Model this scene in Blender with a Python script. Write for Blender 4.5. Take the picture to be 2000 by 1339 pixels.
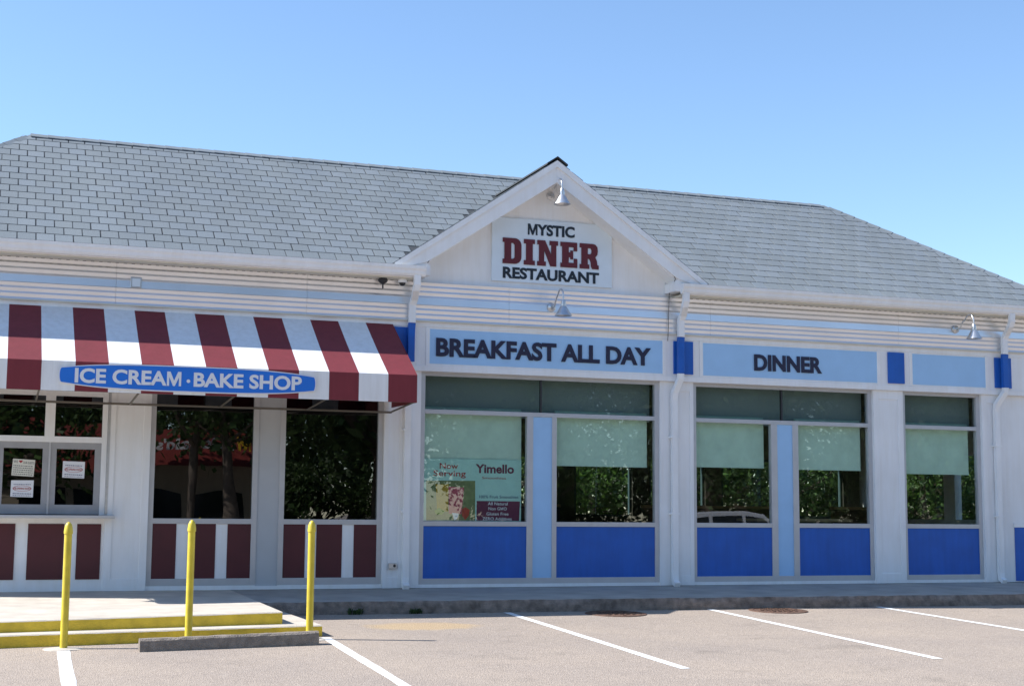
import bpy, bmesh, math, random
from mathutils import Vector, Matrix
random.seed(7)
sc = bpy.context.scene
for o in list(bpy.data.objects): bpy.data.objects.remove(o)

# ------------------------------------------------------------------ camera
F_PX = 2850.0
YAW, PIT, ROL = [math.radians(a) for a in (19.64, 6.69, 0.44)]
CAM = Vector((-6.111, -21.0, 1.0855))
FW = Vector((math.sin(YAW)*math.cos(PIT), math.cos(YAW)*math.cos(PIT), math.sin(PIT)))
RT = Vector((math.cos(YAW), -math.sin(YAW), 0)); UP = RT.cross(FW)
RT, UP = math.cos(ROL)*RT + math.sin(ROL)*UP, -math.sin(ROL)*RT + math.cos(ROL)*UP
cd = bpy.data.cameras.new('camera'); cam = bpy.data.objects.new('camera', cd)
sc.collection.objects.link(cam); sc.camera = cam
cd.sensor_width = 36; cd.lens = F_PX/2000*36; cd.clip_end = 2000; cd.clip_start = .1
cam.matrix_world = Matrix(((RT.x, UP.x, -FW.x, CAM.x), (RT.y, UP.y, -FW.y, CAM.y), (RT.z, UP.z, -FW.z, CAM.z), (0, 0, 0, 1)))

# ------------------------------------------------------------------ sky, sun, exposure
SUN = Vector((-1.03, .31, 1.0)).normalized()
EL = math.asin(SUN.z); AZ = math.atan2(SUN.x, SUN.y)
w = bpy.data.worlds.new('World'); sc.world = w; w.use_nodes = True
nt = w.node_tree; bg = nt.nodes['Background']
sky = nt.nodes.new('ShaderNodeTexSky'); sky.sky_type = 'NISHITA'; sky.sun_disc = False
sky.sun_elevation = EL; sky.sun_rotation = AZ % (2*math.pi); sky.air_density = 1.0; sky.dust_density = .1; sky.ozone_density = 4.3
nt.links.new(sky.outputs[0], bg.inputs[0]); bg.inputs[1].default_value = .137
sd = bpy.data.lights.new('sun', 'SUN'); so = bpy.data.objects.new('sun', sd); sc.collection.objects.link(so)
sd.energy = 5.0; sd.angle = math.radians(.53); sd.color = (1, .97, .93)
so.rotation_euler = SUN.to_track_quat('Z', 'Y').to_euler()
sc.view_settings.view_transform = 'Standard'; sc.view_settings.look = 'None'
sc.view_settings.exposure = 0.74; sc.view_settings.gamma = 1

# ------------------------------------------------------------------ helpers
def ray(u, v): return FW + RT*((u-1000)/F_PX) - UP*((v-669.5)/F_PX)
def PY(u, v, y=0.0):
    d = ray(u, v); return CAM + d*((y-CAM.y)/d.y)
def XX(u, v=900, y=0.0): return PY(u, v, y).x
def ZZ(u, v, y=0.0): return PY(u, v, y).z
def proj(p):
    d = Vector(p)-CAM; k = d.dot(FW); return 1000+F_PX*d.dot(RT)/k, 669.5-F_PX*d.dot(UP)/k

MAT = {}
def mat(name, col, rough=.6, metal=0, noise=0, nscale=8, bump=0, bscale=60, spec=.5, col2=None, detail=6, coat=0, streak=0):
    m = bpy.data.materials.new(name); m.use_nodes = True; n = m.node_tree.nodes; l = m.node_tree.links
    b = n['Principled BSDF']; b.inputs['Roughness'].default_value = rough; b.inputs['Metallic'].default_value = metal
    b.inputs['Specular IOR Level'].default_value = spec
    b.inputs['Base Color'].default_value = (*col, 1)
    if coat: b.inputs['Coat Weight'].default_value = coat
    tc = n.new('ShaderNodeTexCoord')
    if noise or col2:
        t = n.new('ShaderNodeTexNoise'); t.inputs['Scale'].default_value = nscale; t.inputs['Detail'].default_value = detail
        l.new(tc.outputs['Object'], t.inputs['Vector'])
        r = n.new('ShaderNodeValToRGB'); r.color_ramp.elements[0].position = .3; r.color_ramp.elements[1].position = .7
        c2 = col2 or tuple(c*(1-noise) for c in col)
        r.color_ramp.elements[0].color = (*c2, 1); r.color_ramp.elements[1].color = (*[min(1, c*(1+noise*.4)) for c in col], 1)
        l.new(t.outputs['Fac'], r.inputs[0]); l.new(r.outputs[0], b.inputs['Base Color'])
    if bump:
        t = n.new('ShaderNodeTexNoise'); t.inputs['Scale'].default_value = bscale; t.inputs['Detail'].default_value = 4
        l.new(tc.outputs['Object'], t.inputs['Vector'])
        bp = n.new('ShaderNodeBump'); bp.inputs['Strength'].default_value = bump; bp.inputs['Distance'].default_value = .02
        l.new(t.outputs['Fac'], bp.inputs['Height']); l.new(bp.outputs[0], b.inputs['Normal'])
    if streak:
        mp = n.new('ShaderNodeMapping'); mp.inputs['Scale'].default_value = (7, 7, .7); l.new(tc.outputs['Object'], mp.inputs[0])
        t = n.new('ShaderNodeTexNoise'); t.inputs['Scale'].default_value = 1.6; t.inputs['Detail'].default_value = 7; t.inputs['Roughness'].default_value = .65; l.new(mp.outputs[0], t.inputs[0])
        r = n.new('ShaderNodeValToRGB'); r.color_ramp.elements[0].position = .3; r.color_ramp.elements[1].position = .6
        k = 1-streak; r.color_ramp.elements[0].color = (k, k*.985, k*.96, 1); r.color_ramp.elements[1].color = (1, 1, 1, 1); l.new(t.outputs[0], r.inputs[0])
        mx = n.new('ShaderNodeMix'); mx.data_type = 'RGBA'; mx.blend_type = 'MULTIPLY'; mx.inputs[0].default_value = 1
        src = b.inputs['Base Color'].links[0].from_socket if b.inputs['Base Color'].links else None
        if src: l.new(src, mx.inputs[6])
        else: mx.inputs[6].default_value = (*col, 1)
        l.new(r.outputs[0], mx.inputs[7]); l.new(mx.outputs[2], b.inputs['Base Color'])
    MAT[name] = m; return m
mat('white_paint', (.87, .87, .87), .55, streak=.05, noise=.06, nscale=1.5, bump=.05, bscale=40)
mat('white_trim', (.88, .88, .88), .45, streak=.045, noise=.05, nscale=3)
mat('frame_metal', (.56, .56, .57), .42, metal=.35, noise=.06, nscale=5)
mat('sash_grey', (.36, .36, .37), .5, noise=.1, nscale=6)
mat('grey_panel', (.50, .51, .52), .6, noise=.05, nscale=3, bump=.1, bscale=250)
mat('cream_soffit', (.66, .62, .52), .6, noise=.06, nscale=4)
mat('royal_blue', (.010, .115, .50), .45, streak=.09, noise=.12, nscale=2.5)
mat('light_blue', (.37, .60, .87), .5, noise=.05, nscale=3)
mat('maroon', (.085, .012, .018), .5, noise=.15, nscale=3)
mat('sign_white', (.72, .81, .88), .4, noise=.04, nscale=4)
mat('letter_navy', (.018, .018, .05), .4)
mat('letter_black', (.012, .018, .028), .4)
mat('letter_red', (.12, .012, .02), .45, noise=.12, nscale=12)
mat('sign_blue', (.015, .17, .66), .4, noise=.05, nscale=3)
mat('print_white', (.74, .74, .76), .5)
mat('yellow_paint', (.74, .57, .045), .42, streak=.2, noise=.14, nscale=9, bump=.06, bscale=50)
mat('kerb_yellow', (.70, .50, .04), .6, noise=.22, nscale=7, bump=.35, bscale=60)
mat('concrete', (.40, .37, .33), .85, noise=.22, nscale=2.2, bump=.35, bscale=120)
mat('concrete_step', (.55, .49, .41), .85, noise=.18, nscale=3, bump=.3, bscale=120)
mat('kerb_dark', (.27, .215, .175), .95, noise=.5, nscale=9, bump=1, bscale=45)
mat('stop_concrete', (.27, .228, .19), .95, noise=.3, nscale=14, bump=.9, bscale=70)
mat('galvanised', (.62, .63, .64), .38, metal=.8, noise=.1, nscale=14)
mat('dark_metal', (.03, .03, .033), .5)
mat('frame_tube', (.20, .18, .15), .5, metal=.5)
mat('aluminium', (.84, .85, .87), .3, metal=.7, noise=.05, nscale=2)
mat('rust_iron', (.13, .07, .045), .8, noise=.5, nscale=18, bump=.6, bscale=60)
mat('black_rubber', (.012, .012, .013), .7)
mat('interior_dark', (.05, .045, .04), .8)
mat('interior_wall', (.14, .125, .10), .8)
mat('interior_floor', (.09, .07, .055), .5)
mat('wood_brown', (.15, .075, .035), .5, noise=.4, nscale=7)
mat('table_tan', (.50, .30, .15), .4, noise=.2, nscale=5)
mat('seat_navy', (.02, .03, .07), .5)
mat('teal_frame', (.05, .08, .085), .5)
mat('transom_fabric', (.36, .41, .41), .85)
mat('blind_fabric', (.60, .76, .64), .8, noise=.1, nscale=5, bump=.2, bscale=300)
mat('paper', (.75, .76, .78), .7)
mat('paper_cream', (.72, .70, .60), .7)
mat('ink_red', (.38, .02, .03), .6)
mat('ink_navy', (.05, .06, .16), .6)
mat('ink_dark', (.06, .06, .06), .6)
mat('poster_green', (.46, .72, .64), .6, noise=.06, nscale=5)
mat('poster_maroon', (.14, .02, .06), .6)
mat('poster_olive', (.20, .24, .10), .6, noise=.35, nscale=9)
mat('poster_mango', (.46, .29, .02), .6, noise=.15, nscale=60)
mat('poster_pink', (.50, .08, .13), .6, noise=.15, nscale=60)
mat('poster_straw', (.50, .06, .03), .6, noise=.3, nscale=40)
mat('poster_leaf', (.22, .34, .05), .6)
mat('bark', (.11, .085, .065), .9, noise=.4, nscale=6, bump=.8, bscale=14)
mat('red_roof', (.19, .022, .014), .6, noise=.15, nscale=2)
mat('yellow_sign', (.8, .5, .03), .5)
mat('car_white', (.75, .76, .77), .25, coat=.8)
mat('car_glass', (.015, .018, .02), .08)
mat('lens_red', (.35, .02, .02), .2)
mat('beige_wall', (.45, .38, .29), .8, noise=.1, nscale=3)
mat('fence_white', (.72, .72, .72), .6)

def m_leaf(name, col):
    m = bpy.data.materials.new(name); m.use_nodes = True; n = m.node_tree.nodes; l = m.node_tree.links
    out = n['Material Output']; b = n['Principled BSDF']; b.inputs['Roughness'].default_value = .55
    oi = n.new('ShaderNodeNewGeometry'); r = n.new('ShaderNodeValToRGB')
    r.color_ramp.elements[0].color = (*[c*.55 for c in col], 1); r.color_ramp.elements[1].color = (*[c*1.5 for c in col], 1)
    l.new(oi.outputs['Random Per Island'], r.inputs[0]); l.new(r.outputs[0], b.inputs['Base Color'])
    tr = n.new('ShaderNodeBsdfTranslucent'); l.new(r.outputs[0], tr.inputs[0])
    mx = n.new('ShaderNodeMixShader'); mx.inputs[0].default_value = .4
    l.new(b.outputs[0], mx.inputs[1]); l.new(tr.outputs[0], mx.inputs[2]); l.new(mx.outputs[0], out.inputs[0])
    MAT[name] = m
m_leaf('leaf_dark', (.055, .095, .025)); m_leaf('leaf_light', (.062, .115, .022))

def m_glass(name, tint, ior, wob=0, wscale=.7):
    m = bpy.data.materials.new(name); m.use_nodes = True; n = m.node_tree.nodes; l = m.node_tree.links
    n.remove(n['Principled BSDF']); out = n['Material Output']
    t = n.new('ShaderNodeBsdfTransparent'); t.inputs[0].default_value = (*tint, 1)
    g = n.new('ShaderNodeBsdfGlossy'); g.inputs['Roughness'].default_value = 0; g.inputs[0].default_value = (.95, .97, 1, 1)
    f = n.new('ShaderNodeFresnel')
    # a thin sheet reflects alike from both sides: undo the node's inside-the-medium inversion on back faces
    ge = n.new('ShaderNodeNewGeometry'); mr = n.new('ShaderNodeMapRange'); mr.inputs['To Min'].default_value = ior; mr.inputs['To Max'].default_value = 1/ior
    l.new(ge.outputs['Backfacing'], mr.inputs['Value']); l.new(mr.outputs[0], f.inputs[0])
    mx = n.new('ShaderNodeMixShader'); l.new(f.outputs[0], mx.inputs[0]); l.new(t.outputs[0], mx.inputs[1]); l.new(g.outputs[0], mx.inputs[2])
    if wob:
        tc = n.new('ShaderNodeTexCoord'); ns = n.new('ShaderNodeTexNoise'); ns.inputs['Scale'].default_value = wscale; ns.inputs['Detail'].default_value = 0
        l.new(tc.outputs['Object'], ns.inputs[0]); bp = n.new('ShaderNodeBump'); bp.inputs['Strength'].default_value = 1; bp.inputs['Distance'].default_value = wob
        l.new(ns.outputs[0], bp.inputs['Height']); l.new(bp.outputs[0], g.inputs['Normal'])
    l.new(mx.outputs[0], out.inputs[0]); MAT[name] = m
m_glass('glass', (.86, .93, .90), 1.95, .003, .8)
m_glass('glass_dark', (.10, .11, .11), 2.2, .005, 1.1)
m_glass('glass_smoke', (.55, .62, .60), 1.65, .003, .8)

def m_shingle():
    m = bpy.data.materials.new('shingle'); m.use_nodes = True; n = m.node_tree.nodes; l = m.node_tree.links
    b = n['Principled BSDF']; b.inputs['Roughness'].default_value = .9
    ge = n.new('ShaderNodeNewGeometry'); oi = n.new('ShaderNodeObjectInfo'); ad = n.new('ShaderNodeMath'); ad.operation = 'ADD'
    fr = n.new('ShaderNodeMath'); fr.operation = 'FRACT'
    l.new(ge.outputs['Random Per Island'], ad.inputs[0]); l.new(oi.outputs['Random'], ad.inputs[1]); l.new(ad.outputs[0], fr.inputs[0])
    r = n.new('ShaderNodeValToRGB'); e = r.color_ramp.elements
    e[0].color = (.172, .196, .210, 1); e[1].color = (.198, .224, .243, 1)
    k = e.new(.5); k.color = (.183, .206, .218, 1); k2 = e.new(.75); k2.color = (.182, .210, .232, 1)
    l.new(fr.outputs[0], r.inputs[0])
    tc = n.new('ShaderNodeTexCoord'); ns = n.new('ShaderNodeTexNoise'); ns.inputs['Scale'].default_value = 90; ns.inputs['Detail'].default_value = 3
    l.new(tc.outputs['Object'], ns.inputs[0])
    mx = n.new('ShaderNodeMix'); mx.data_type = 'RGBA'; mx.blend_type = 'OVERLAY'; mx.inputs[0].default_value = .35
    l.new(r.outputs[0], mx.inputs[6]); l.new(ns.outputs['Fac'], mx.inputs[7])
    gp_ = n.new('ShaderNodeMapping'); gp_.inputs['Scale'].default_value = (.9, .25, .25); l.new(ge.outputs['Position'], gp_.inputs[0])
    n2 = n.new('ShaderNodeTexNoise'); n2.inputs['Scale'].default_value = 1.2; n2.inputs['Detail'].default_value = 5; l.new(gp_.outputs[0], n2.inputs[0])
    r2 = n.new('ShaderNodeValToRGB'); r2.color_ramp.elements[0].position = .3; r2.color_ramp.elements[1].position = .7
    r2.color_ramp.elements[0].color = (.90, .91, .92, 1); r2.color_ramp.elements[1].color = (1.04, 1.04, 1.03, 1); l.new(n2.outputs[0], r2.inputs[0])
    m2 = n.new('ShaderNodeMix'); m2.data_type = 'RGBA'; m2.blend_type = 'MULTIPLY'; m2.inputs[0].default_value = 1
    l.new(mx.outputs[2], m2.inputs[6]); l.new(r2.outputs[0], m2.inputs[7]); l.new(m2.outputs[2], b.inputs['Base Color'])
    MAT['shingle'] = m
m_shingle()
mat('shingle_under', (.05, .056, .063), .95)

def m_asphalt():
    m = bpy.data.materials.new('asphalt'); m.use_nodes = True; n = m.node_tree.nodes; l = m.node_tree.links
    b = n['Principled BSDF']; b.inputs['Roughness'].default_value = .92; b.inputs['Specular IOR Level'].default_value = .25
    tc = n.new('ShaderNodeTexCoord')
    def noise(s, d=4, r=.6):
        t = n.new('ShaderNodeTexNoise'); t.inputs['Scale'].default_value = s; t.inputs['Detail'].default_value = d; t.inputs['Roughness'].default_value = r
        l.new(tc.outputs['Object'], t.inputs[0]); return t
    def ramp(src, p0, c0, p1, c1):
        r = n.new('ShaderNodeValToRGB'); e = r.color_ramp.elements; e[0].position = p0; e[1].position = p1
        e[0].color = (*c0, 1); e[1].color = (*c1, 1); l.new(src, r.inputs[0]); return r.outputs[0]
    def mixc(fac, a, bb, mode='MIX'):
        x = n.new('ShaderNodeMix'); x.data_type = 'RGBA'; x.blend_type = mode
        if isinstance(fac, float): x.inputs[0].default_value = fac
        else: l.new(fac, x.inputs[0])
        l.new(a, x.inputs[6])
        if isinstance(bb, tuple): x.inputs[7].default_value = (*bb, 1)
        else: l.new(bb, x.inputs[7])
        return x.outputs[2]
    vo = n.new('ShaderNodeTexVoronoi'); vo.inputs['Scale'].default_value = 60; l.new(tc.outputs['Object'], vo.inputs[0])
    sep = n.new('ShaderNodeSeparateColor'); l.new(vo.outputs['Color'], sep.inputs[0])
    stones = ramp(sep.outputs[0], .05, (.25, .207, .17), .95, (.465, .392, .327))
    fine = ramp(noise(160, 2).outputs[0], .3, (.285, .238, .195), .7, (.42, .355, .297))
    c = mixc(.45, stones, fine)
    big = ramp(noise(.5, 5).outputs[0], .3, (.86, .86, .88), .7, (1.05, 1.03, 1.0))
    c = mixc(1.0, c, big, 'MULTIPLY')
    st = ramp(noise(1.3, 4, .7).outputs[0], .58, (0, 0, 0), .78, (1, 1, 1))
    sb = n.new('ShaderNodeMath'); sb.operation = 'MULTIPLY'; sb.inputs[1].default_value = .4
    l.new(st, sb.inputs[0]); c = mixc(sb.outputs[0], c, (.12, .105, .09))
    # worn yellow paint patch by the steps: an ellipse with ragged rim
    mp = n.new('ShaderNodeMapping'); l.new(tc.outputs['Object'], mp.inputs[0])
    px, py = -1.0, -3.45
    mp.inputs['Scale'].default_value = (1/.72, 1/.42, 0); mp.inputs['Location'].default_value = (-px/.72, -py/.42, 0)
    ln = n.new('ShaderNodeVectorMath'); ln.operation = 'LENGTH'; l.new(mp.outputs[0], ln.inputs[0])
    nz = noise(6, 4); ad = n.new('ShaderNodeMath'); ad.operation = 'MULTIPLY_ADD'; ad.inputs[1].default_value = .7; 
    l.new(nz.outputs[0], ad.inputs[0]); l.new(ln.outputs['Value'], ad.inputs[2])
    hf = n.new('ShaderNodeMath'); hf.operation = 'MULTIPLY'; hf.inputs[1].default_value = .4; l.new(ad.outputs[0], hf.inputs[0])
    pm = ramp(hf.outputs[0],   .44, (.36, .36, .36), .6, (0, 0, 0)); c = mixc(pm, c, (.55, .36, .13))
    l.new(c, b.inputs['Base Color'])
    bp = n.new('ShaderNodeBump'); bp.inputs['Strength'].default_value = .6; bp.inputs['Distance'].default_value = .012
    l.new(vo.outputs['Distance'], bp.inputs['Height']); l.new(bp.outputs[0], b.inputs['Normal'])
    MAT['asphalt'] = m
m_asphalt()

def m_line():
    m = bpy.data.materials.new('line_paint'); m.use_nodes = True; n = m.node_tree.nodes; l = m.node_tree.links
    b = n['Principled BSDF']; b.inputs['Roughness'].default_value = .7
    tc = n.new('ShaderNodeTexCoord'); t = n.new('ShaderNodeTexNoise'); t.inputs['Scale'].default_value = 45; t.inputs['Detail'].default_value = 5; t.inputs['Roughness'].default_value = .75
    l.new(tc.outputs['Object'], t.inputs[0]); r = n.new('ShaderNodeValToRGB'); e = r.color_ramp.elements
    e[0].position = .36; e[0].color = (.42, .38, .34, 1); e[1].position = .48; e[1].color = (.82, .82, .80, 1)
    l.new(t.outputs[0], r.inputs[0]); l.new(r.outputs[0], b.inputs['Base Color']); MAT['line_paint'] = m
m_line()

class MB:
    def __init__(s): s.v = []; s.f = []; s.mi = []
    def face(s, pts, mi=0):
        b = len(s.v); s.v += [tuple(p) for p in pts]; s.f.append(tuple(range(b, b+len(pts)))); s.mi.append(mi)
    def box(s, x0, x1, y0, y1, z0, z1, mi=0):
        if x0 > x1: x0, x1 = x1, x0
        if y0 > y1: y0, y1 = y1, y0
        if z0 > z1: z0, z1 = z1, z0
        b = len(s.v); s.v += [(x, y, z) for z in (z0, z1) for y in (y0, y1) for x in (x0, x1)]
        for q in ((0, 2, 3, 1), (4, 5, 7, 6), (0, 1, 5, 4), (1, 3, 7, 5), (3, 2, 6, 7), (2, 0, 4, 6)): s.f.append(tuple(b+i for i in q)); s.mi.append(mi)
        return s
    def prism(s, poly, a0, a1, axis='x', mi=0):
        # poly of 2-tuples in the plane normal to axis; extruded a0..a1
        n = len(poly); b = len(s.v)
        for a in (a0, a1):
            for p in poly:
                s.v.append((a, p[0], p[1]) if axis == 'x' else (p[0], a, p[1]) if axis == 'y' else (p[0], p[1], a))
        for i in range(n):
            j = (i+1) % n; s.f.append((b+i, b+j, b+n+j, b+n+i)); s.mi.append(mi)
        s.f.append(tuple(b+i for i in reversed(range(n)))); s.mi.append(mi); s.f.append(tuple(b+n+i for i in range(n))); s.mi.append(mi)
        return s
    def tube(s, pts, rad, n=10, cap=True, mi=0):
        pts = [Vector(p) for p in pts]; rads = rad if isinstance(rad, (list, tuple)) else [rad]*len(pts); rings = []; prev = None
        for i, p in enumerate(pts):
            t = (pts[min(i+1, len(pts)-1)]-pts[max(i-1, 0)]).normalized()
            a = prev if prev is not None else (Vector((0, 0, 1)) if abs(t.z) < .9 else Vector((1, 0, 0)))
            x = (a - t*a.dot(t)).normalized(); prev = x; y = t.cross(x); b = len(s.v); rings.append(b)
            for k in range(n):
                an = 2*math.pi*k/n; s.v.append(tuple(p+(x*math.cos(an)+y*math.sin(an))*rads[i]))
        for i in range(len(pts)-1):
            for k in range(n):
                k2 = (k+1) % n; s.f.append((rings[i]+k, rings[i]+k2, rings[i+1]+k2, rings[i+1]+k)); s.mi.append(mi)
        if cap:
            s.f.append(tuple(rings[0]+k for k in reversed(range(n)))); s.f.append(tuple(rings[-1]+k for k in range(n))); s.mi += [mi, mi]
        return s
    def lathe(s, prof, c=(0, 0, 0), n=24, mi=0, M=None):
        b = len(s.v)
        for r, z in prof:
            for k in range(n):
                a = 2*math.pi*k/n; p = Vector((r*math.cos(a), r*math.sin(a), z)); p = (M @ p) if M else p
                s.v.append(tuple(p+Vector(c)))
        for i in range(len(prof)-1):
            for k in range(n):
                k2 = (k+1) % n; s.f.append((b+i*n+k, b+i*n+k2, b+(i+1)*n+k2, b+(i+1)*n+k)); s.mi.append(mi)
        return s
    def rectsweep(s, pts, wx, wy, mi=0):
        # rectangular pipe (width wx along X, depth wy) along a path in a plane of constant-ish X
        pts = [Vector(p) for p in pts]; rings = []
        for i, p in enumerate(pts):
            t = (pts[min(i+1, len(pts)-1)]-pts[max(i-1, 0)]).normalized(); x = Vector((1, 0, 0)); x = (x-t*x.dot(t)).normalized(); y = t.cross(x)
            b = len(s.v); rings.append(b)
            for sx, sy in ((-1, -1), (1, -1), (1, 1), (-1, 1)): s.v.append(tuple(p+x*sx*wx/2+y*sy*wy/2))
        for i in range(len(pts)-1):
            for k in range(4):
                k2 = (k+1) % 4; s.f.append((rings[i]+k, rings[i]+k2, rings[i+1]+k2, rings[i+1]+k)); s.mi.append(mi)
        s.f.append(tuple(rings[0]+k for k in reversed(range(4)))); s.f.append(tuple(rings[-1]+k for k in range(4))); s.mi += [mi, mi]
        return s
    def mesh(s, name, mats, smooth=False):
        me = bpy.data.meshes.new(name); me.from_pydata(s.v, [], s.f)
        for m in ([mats] if isinstance(mats, str) else mats): me.materials.append(MAT[m])
        me.polygons.foreach_set('material_index', s.mi)
        bm = bmesh.new(); bm.from_mesh(me); bmesh.ops.recalc_face_normals(bm, faces=bm.faces); bm.to_mesh(me); bm.free()
        if smooth:
            me.polygons.foreach_set('use_smooth', [True]*len(me.polygons))
            try: me.set_sharp_from_angle(angle=math.radians(40))
            except Exception: pass
        me.update(); return me
    def build(s, name, mats, parent=None, smooth=False, bevel=0):
        o = link(name, s.mesh(name, mats, smooth), parent)
        if bevel:
            bv = o.modifiers.new('bevel', 'BEVEL'); bv.width = bevel; bv.segments = 2; bv.limit_method = 'ANGLE'
        return o
def link(name, data, parent=None):
    o = bpy.data.objects.new(name, data); sc.collection.objects.link(o)
    if parent is not None:
        o.parent = parent; o.matrix_parent_inverse = parent_inv(parent)
    return o
def parent_inv(p):
    m = Matrix.Identity(4); chain = []
    while p is not None: chain.append(p); p = p.parent
    for q in reversed(chain): m = m @ q.matrix_parent_inverse @ Matrix.LocRotScale(q.location, q.rotation_euler, q.scale)
    return m.inverted()
def tag(o, label, cat, group=None):
    o['label'] = label; o['category'] = cat
    if group: o['group'] = group
    return o
def thing(name, label, cat, loc, group=None):
    o = bpy.data.objects.new(name, None); sc.collection.objects.link(o); o.location = loc; o.empty_display_size = .2
    return tag(o, label, cat, group)
def struct(o): o['kind'] = 'structure'; return o
def stuff(o): o['kind'] = 'stuff'; return o
def copy_tree(o, parent=None):
    c = o.copy(); sc.collection.objects.link(c); c.parent = parent
    if parent is not None: c.matrix_parent_inverse = o.matrix_parent_inverse.copy()
    for ch in list(o.children): copy_tree(ch, c)
    return c
TCACHE = {}
def curve_mesh(cu):
    o = bpy.data.objects.new('t', cu); me = o.to_mesh().copy(); o.to_mesh_clear(); bpy.data.objects.remove(o); return me
def text_mesh(s, depth=.01, bold=0.0, res=4):
    key = (s, depth, bold)
    if key not in TCACHE:
        if s == 'M' and bold > 0:      # heavy M drawn as a polygon
            h = tbox(text_mesh('H', 0, bold)); H = h[3]-h[2]; t = .06+bold*2.1
            q = [(0, 0), (t, 0), (t, .62), (.40-t*.42, 0), (.40+t*.42, 0), (.80-t, .62), (.80-t, 0), (.80, 0), (.80, 1), (.80-t*1.45, 1), (.40, .36), (t*1.45, 1), (0, 1)]
            cu = bpy.data.curves.new('c', 'CURVE'); cu.dimensions = '2D'; cu.fill_mode = 'BOTH'; cu.extrude = depth
            sp = cu.splines.new('POLY'); sp.points.add(len(q)-1); sp.use_cyclic_u = True
            for p, c in zip(sp.points, q): p.co = (.06+c[0]*H*1.12, h[2]+c[1]*H, 0, 1)
        else:
            cu = bpy.data.curves.new('t', 'FONT'); cu.body = s; cu.size = 1; cu.offset = bold; cu.extrude = depth; cu.resolution_u = res
        TCACHE[key] = curve_mesh(cu)
    return TCACHE[key].copy()
def tbox(me):
    xs = [v.co.x for v in me.vertices]; ys = [v.co.y for v in me.vertices]; return min(xs), max(xs), min(ys), max(ys)
CAPH = None
def lettering(s, p_left, p_right, cap, parent, material, depth=.01, bold=.0, split=True, name='letter', face=-1, fx=1.0):
    """write s from p_left to p_right (baseline points, world), cap height in metres; letters face -Y (face=-1) or +Y"""
    pl, pr = Vector(p_left), Vector(p_right); width = (pr-pl).length; dx = (pr-pl).normalized(); up = Vector((0, 0, 1)); nrm = dx.cross(up)
    hh = tbox(text_mesh('H', 0, bold)); ch = hh[3]-hh[2]
    def wd(t): b = tbox(text_mesh(t, 0, bold)); return b[1]-b[0]
    full = text_mesh(s, 0, bold); fb = tbox(full); sx = width/(fb[1]-fb[0]); sz = cap/ch
    def place(me, ox):
        for v in me.vertices:
            x, y, z = v.co; q = pl + dx*((x+ox)*sx) + up*((y-hh[2])*sz) + nrm*(z if depth else 0); v.co = q
        me.materials.clear(); me.materials.append(MAT[material]); me.update()
        bm = bmesh.new(); bm.from_mesh(me); bmesh.ops.recalc_face_normals(bm, faces=bm.faces); bm.to_mesh(me); bm.free()
        return me
    out = []; bmj = bmesh.new(); base = wd('HH')
    pen = 0
    bx0 = tbox(text_mesh(s[0], 0, bold))[0]
    for i, c in enumerate(s):
        pre = s[:i]
        adv = (wd('H'+pre+'H')-base) if pre else 0
        if c != ' ':
            me = place(text_mesh(c, depth, 0 if c in 'W' else bold), adv-bx0)
            if split: out.append(link(name, me, parent))
            else: bmj.from_mesh(me)
    if not split:
        me = bpy.data.meshes.new(name); bmj.to_mesh(me); me.materials.append(MAT[material]); out.append(link(name, me, parent))
    bmj.free(); return out

# ------------------------------------------------------------------ ground
def G(x, y):
    z = -.185 + .03*max(-30, min(0, y))
    if x < -2.4: z += .016*max(x+2.4, -6)*min(1, max(0, (-y-1)/2))
    return z
def span(a, b, n): return [a+(b-a)*i/n for i in range(n+1)]
gx = [-400, -150, -60, -30] + span(-16, 16, 64) + [30, 60, 150, 400]
gy = [-500, -200, -90, -50, -30] + span(-24, 0, 48) + [6, 20, 60, 200, 500]
mb = MB(); nx = len(gx)
for y in gy:
    for x in gx: mb.v.append((x, y, G(x, y)))
for j in range(len(gy)-1):
    for i in range(nx-1): mb.f.append((j*nx+i, j*nx+i+1, (j+1)*nx+i+1, (j+1)*nx+i)); mb.mi.append(0)
struct(mb.build('parking_lot', 'asphalt', smooth=True))

def stripe(x0, y0, x1, y1, wdt):
    mb = MB(); n = 14; rows = []
    for i in range(n+1):
        t = i/n; x = x0+(x1-x0)*t; y = y0+(y1-y0)*t
        j1 = random.uniform(-.006, .006); j2 = random.uniform(-.006, .006)
        rows.append(((x-wdt/2+j1, y, G(x, y)+.004), (x+wdt/2+j2, y, G(x, y)+.004)))
    for a, b in zip(rows, rows[1:]): mb.face([a[0], a[1], b[1], b[0]])
    return struct(mb.build('parking_stripe', 'line_paint'))
stripe(-2.42, -4.45, -2.56, -8.9, .11); stripe(.634, -1.98, .47, -7.73, .11); stripe(3.715, -1.78, 3.54, -7.6, .11)
stripe(6.5, -2.0, 6.52, -7.8, .11); stripe(-5.28, -4.72, -5.40, -9.2, .13); stripe(9.6, -2.1, 9.6, -7.8, .11)

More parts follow.
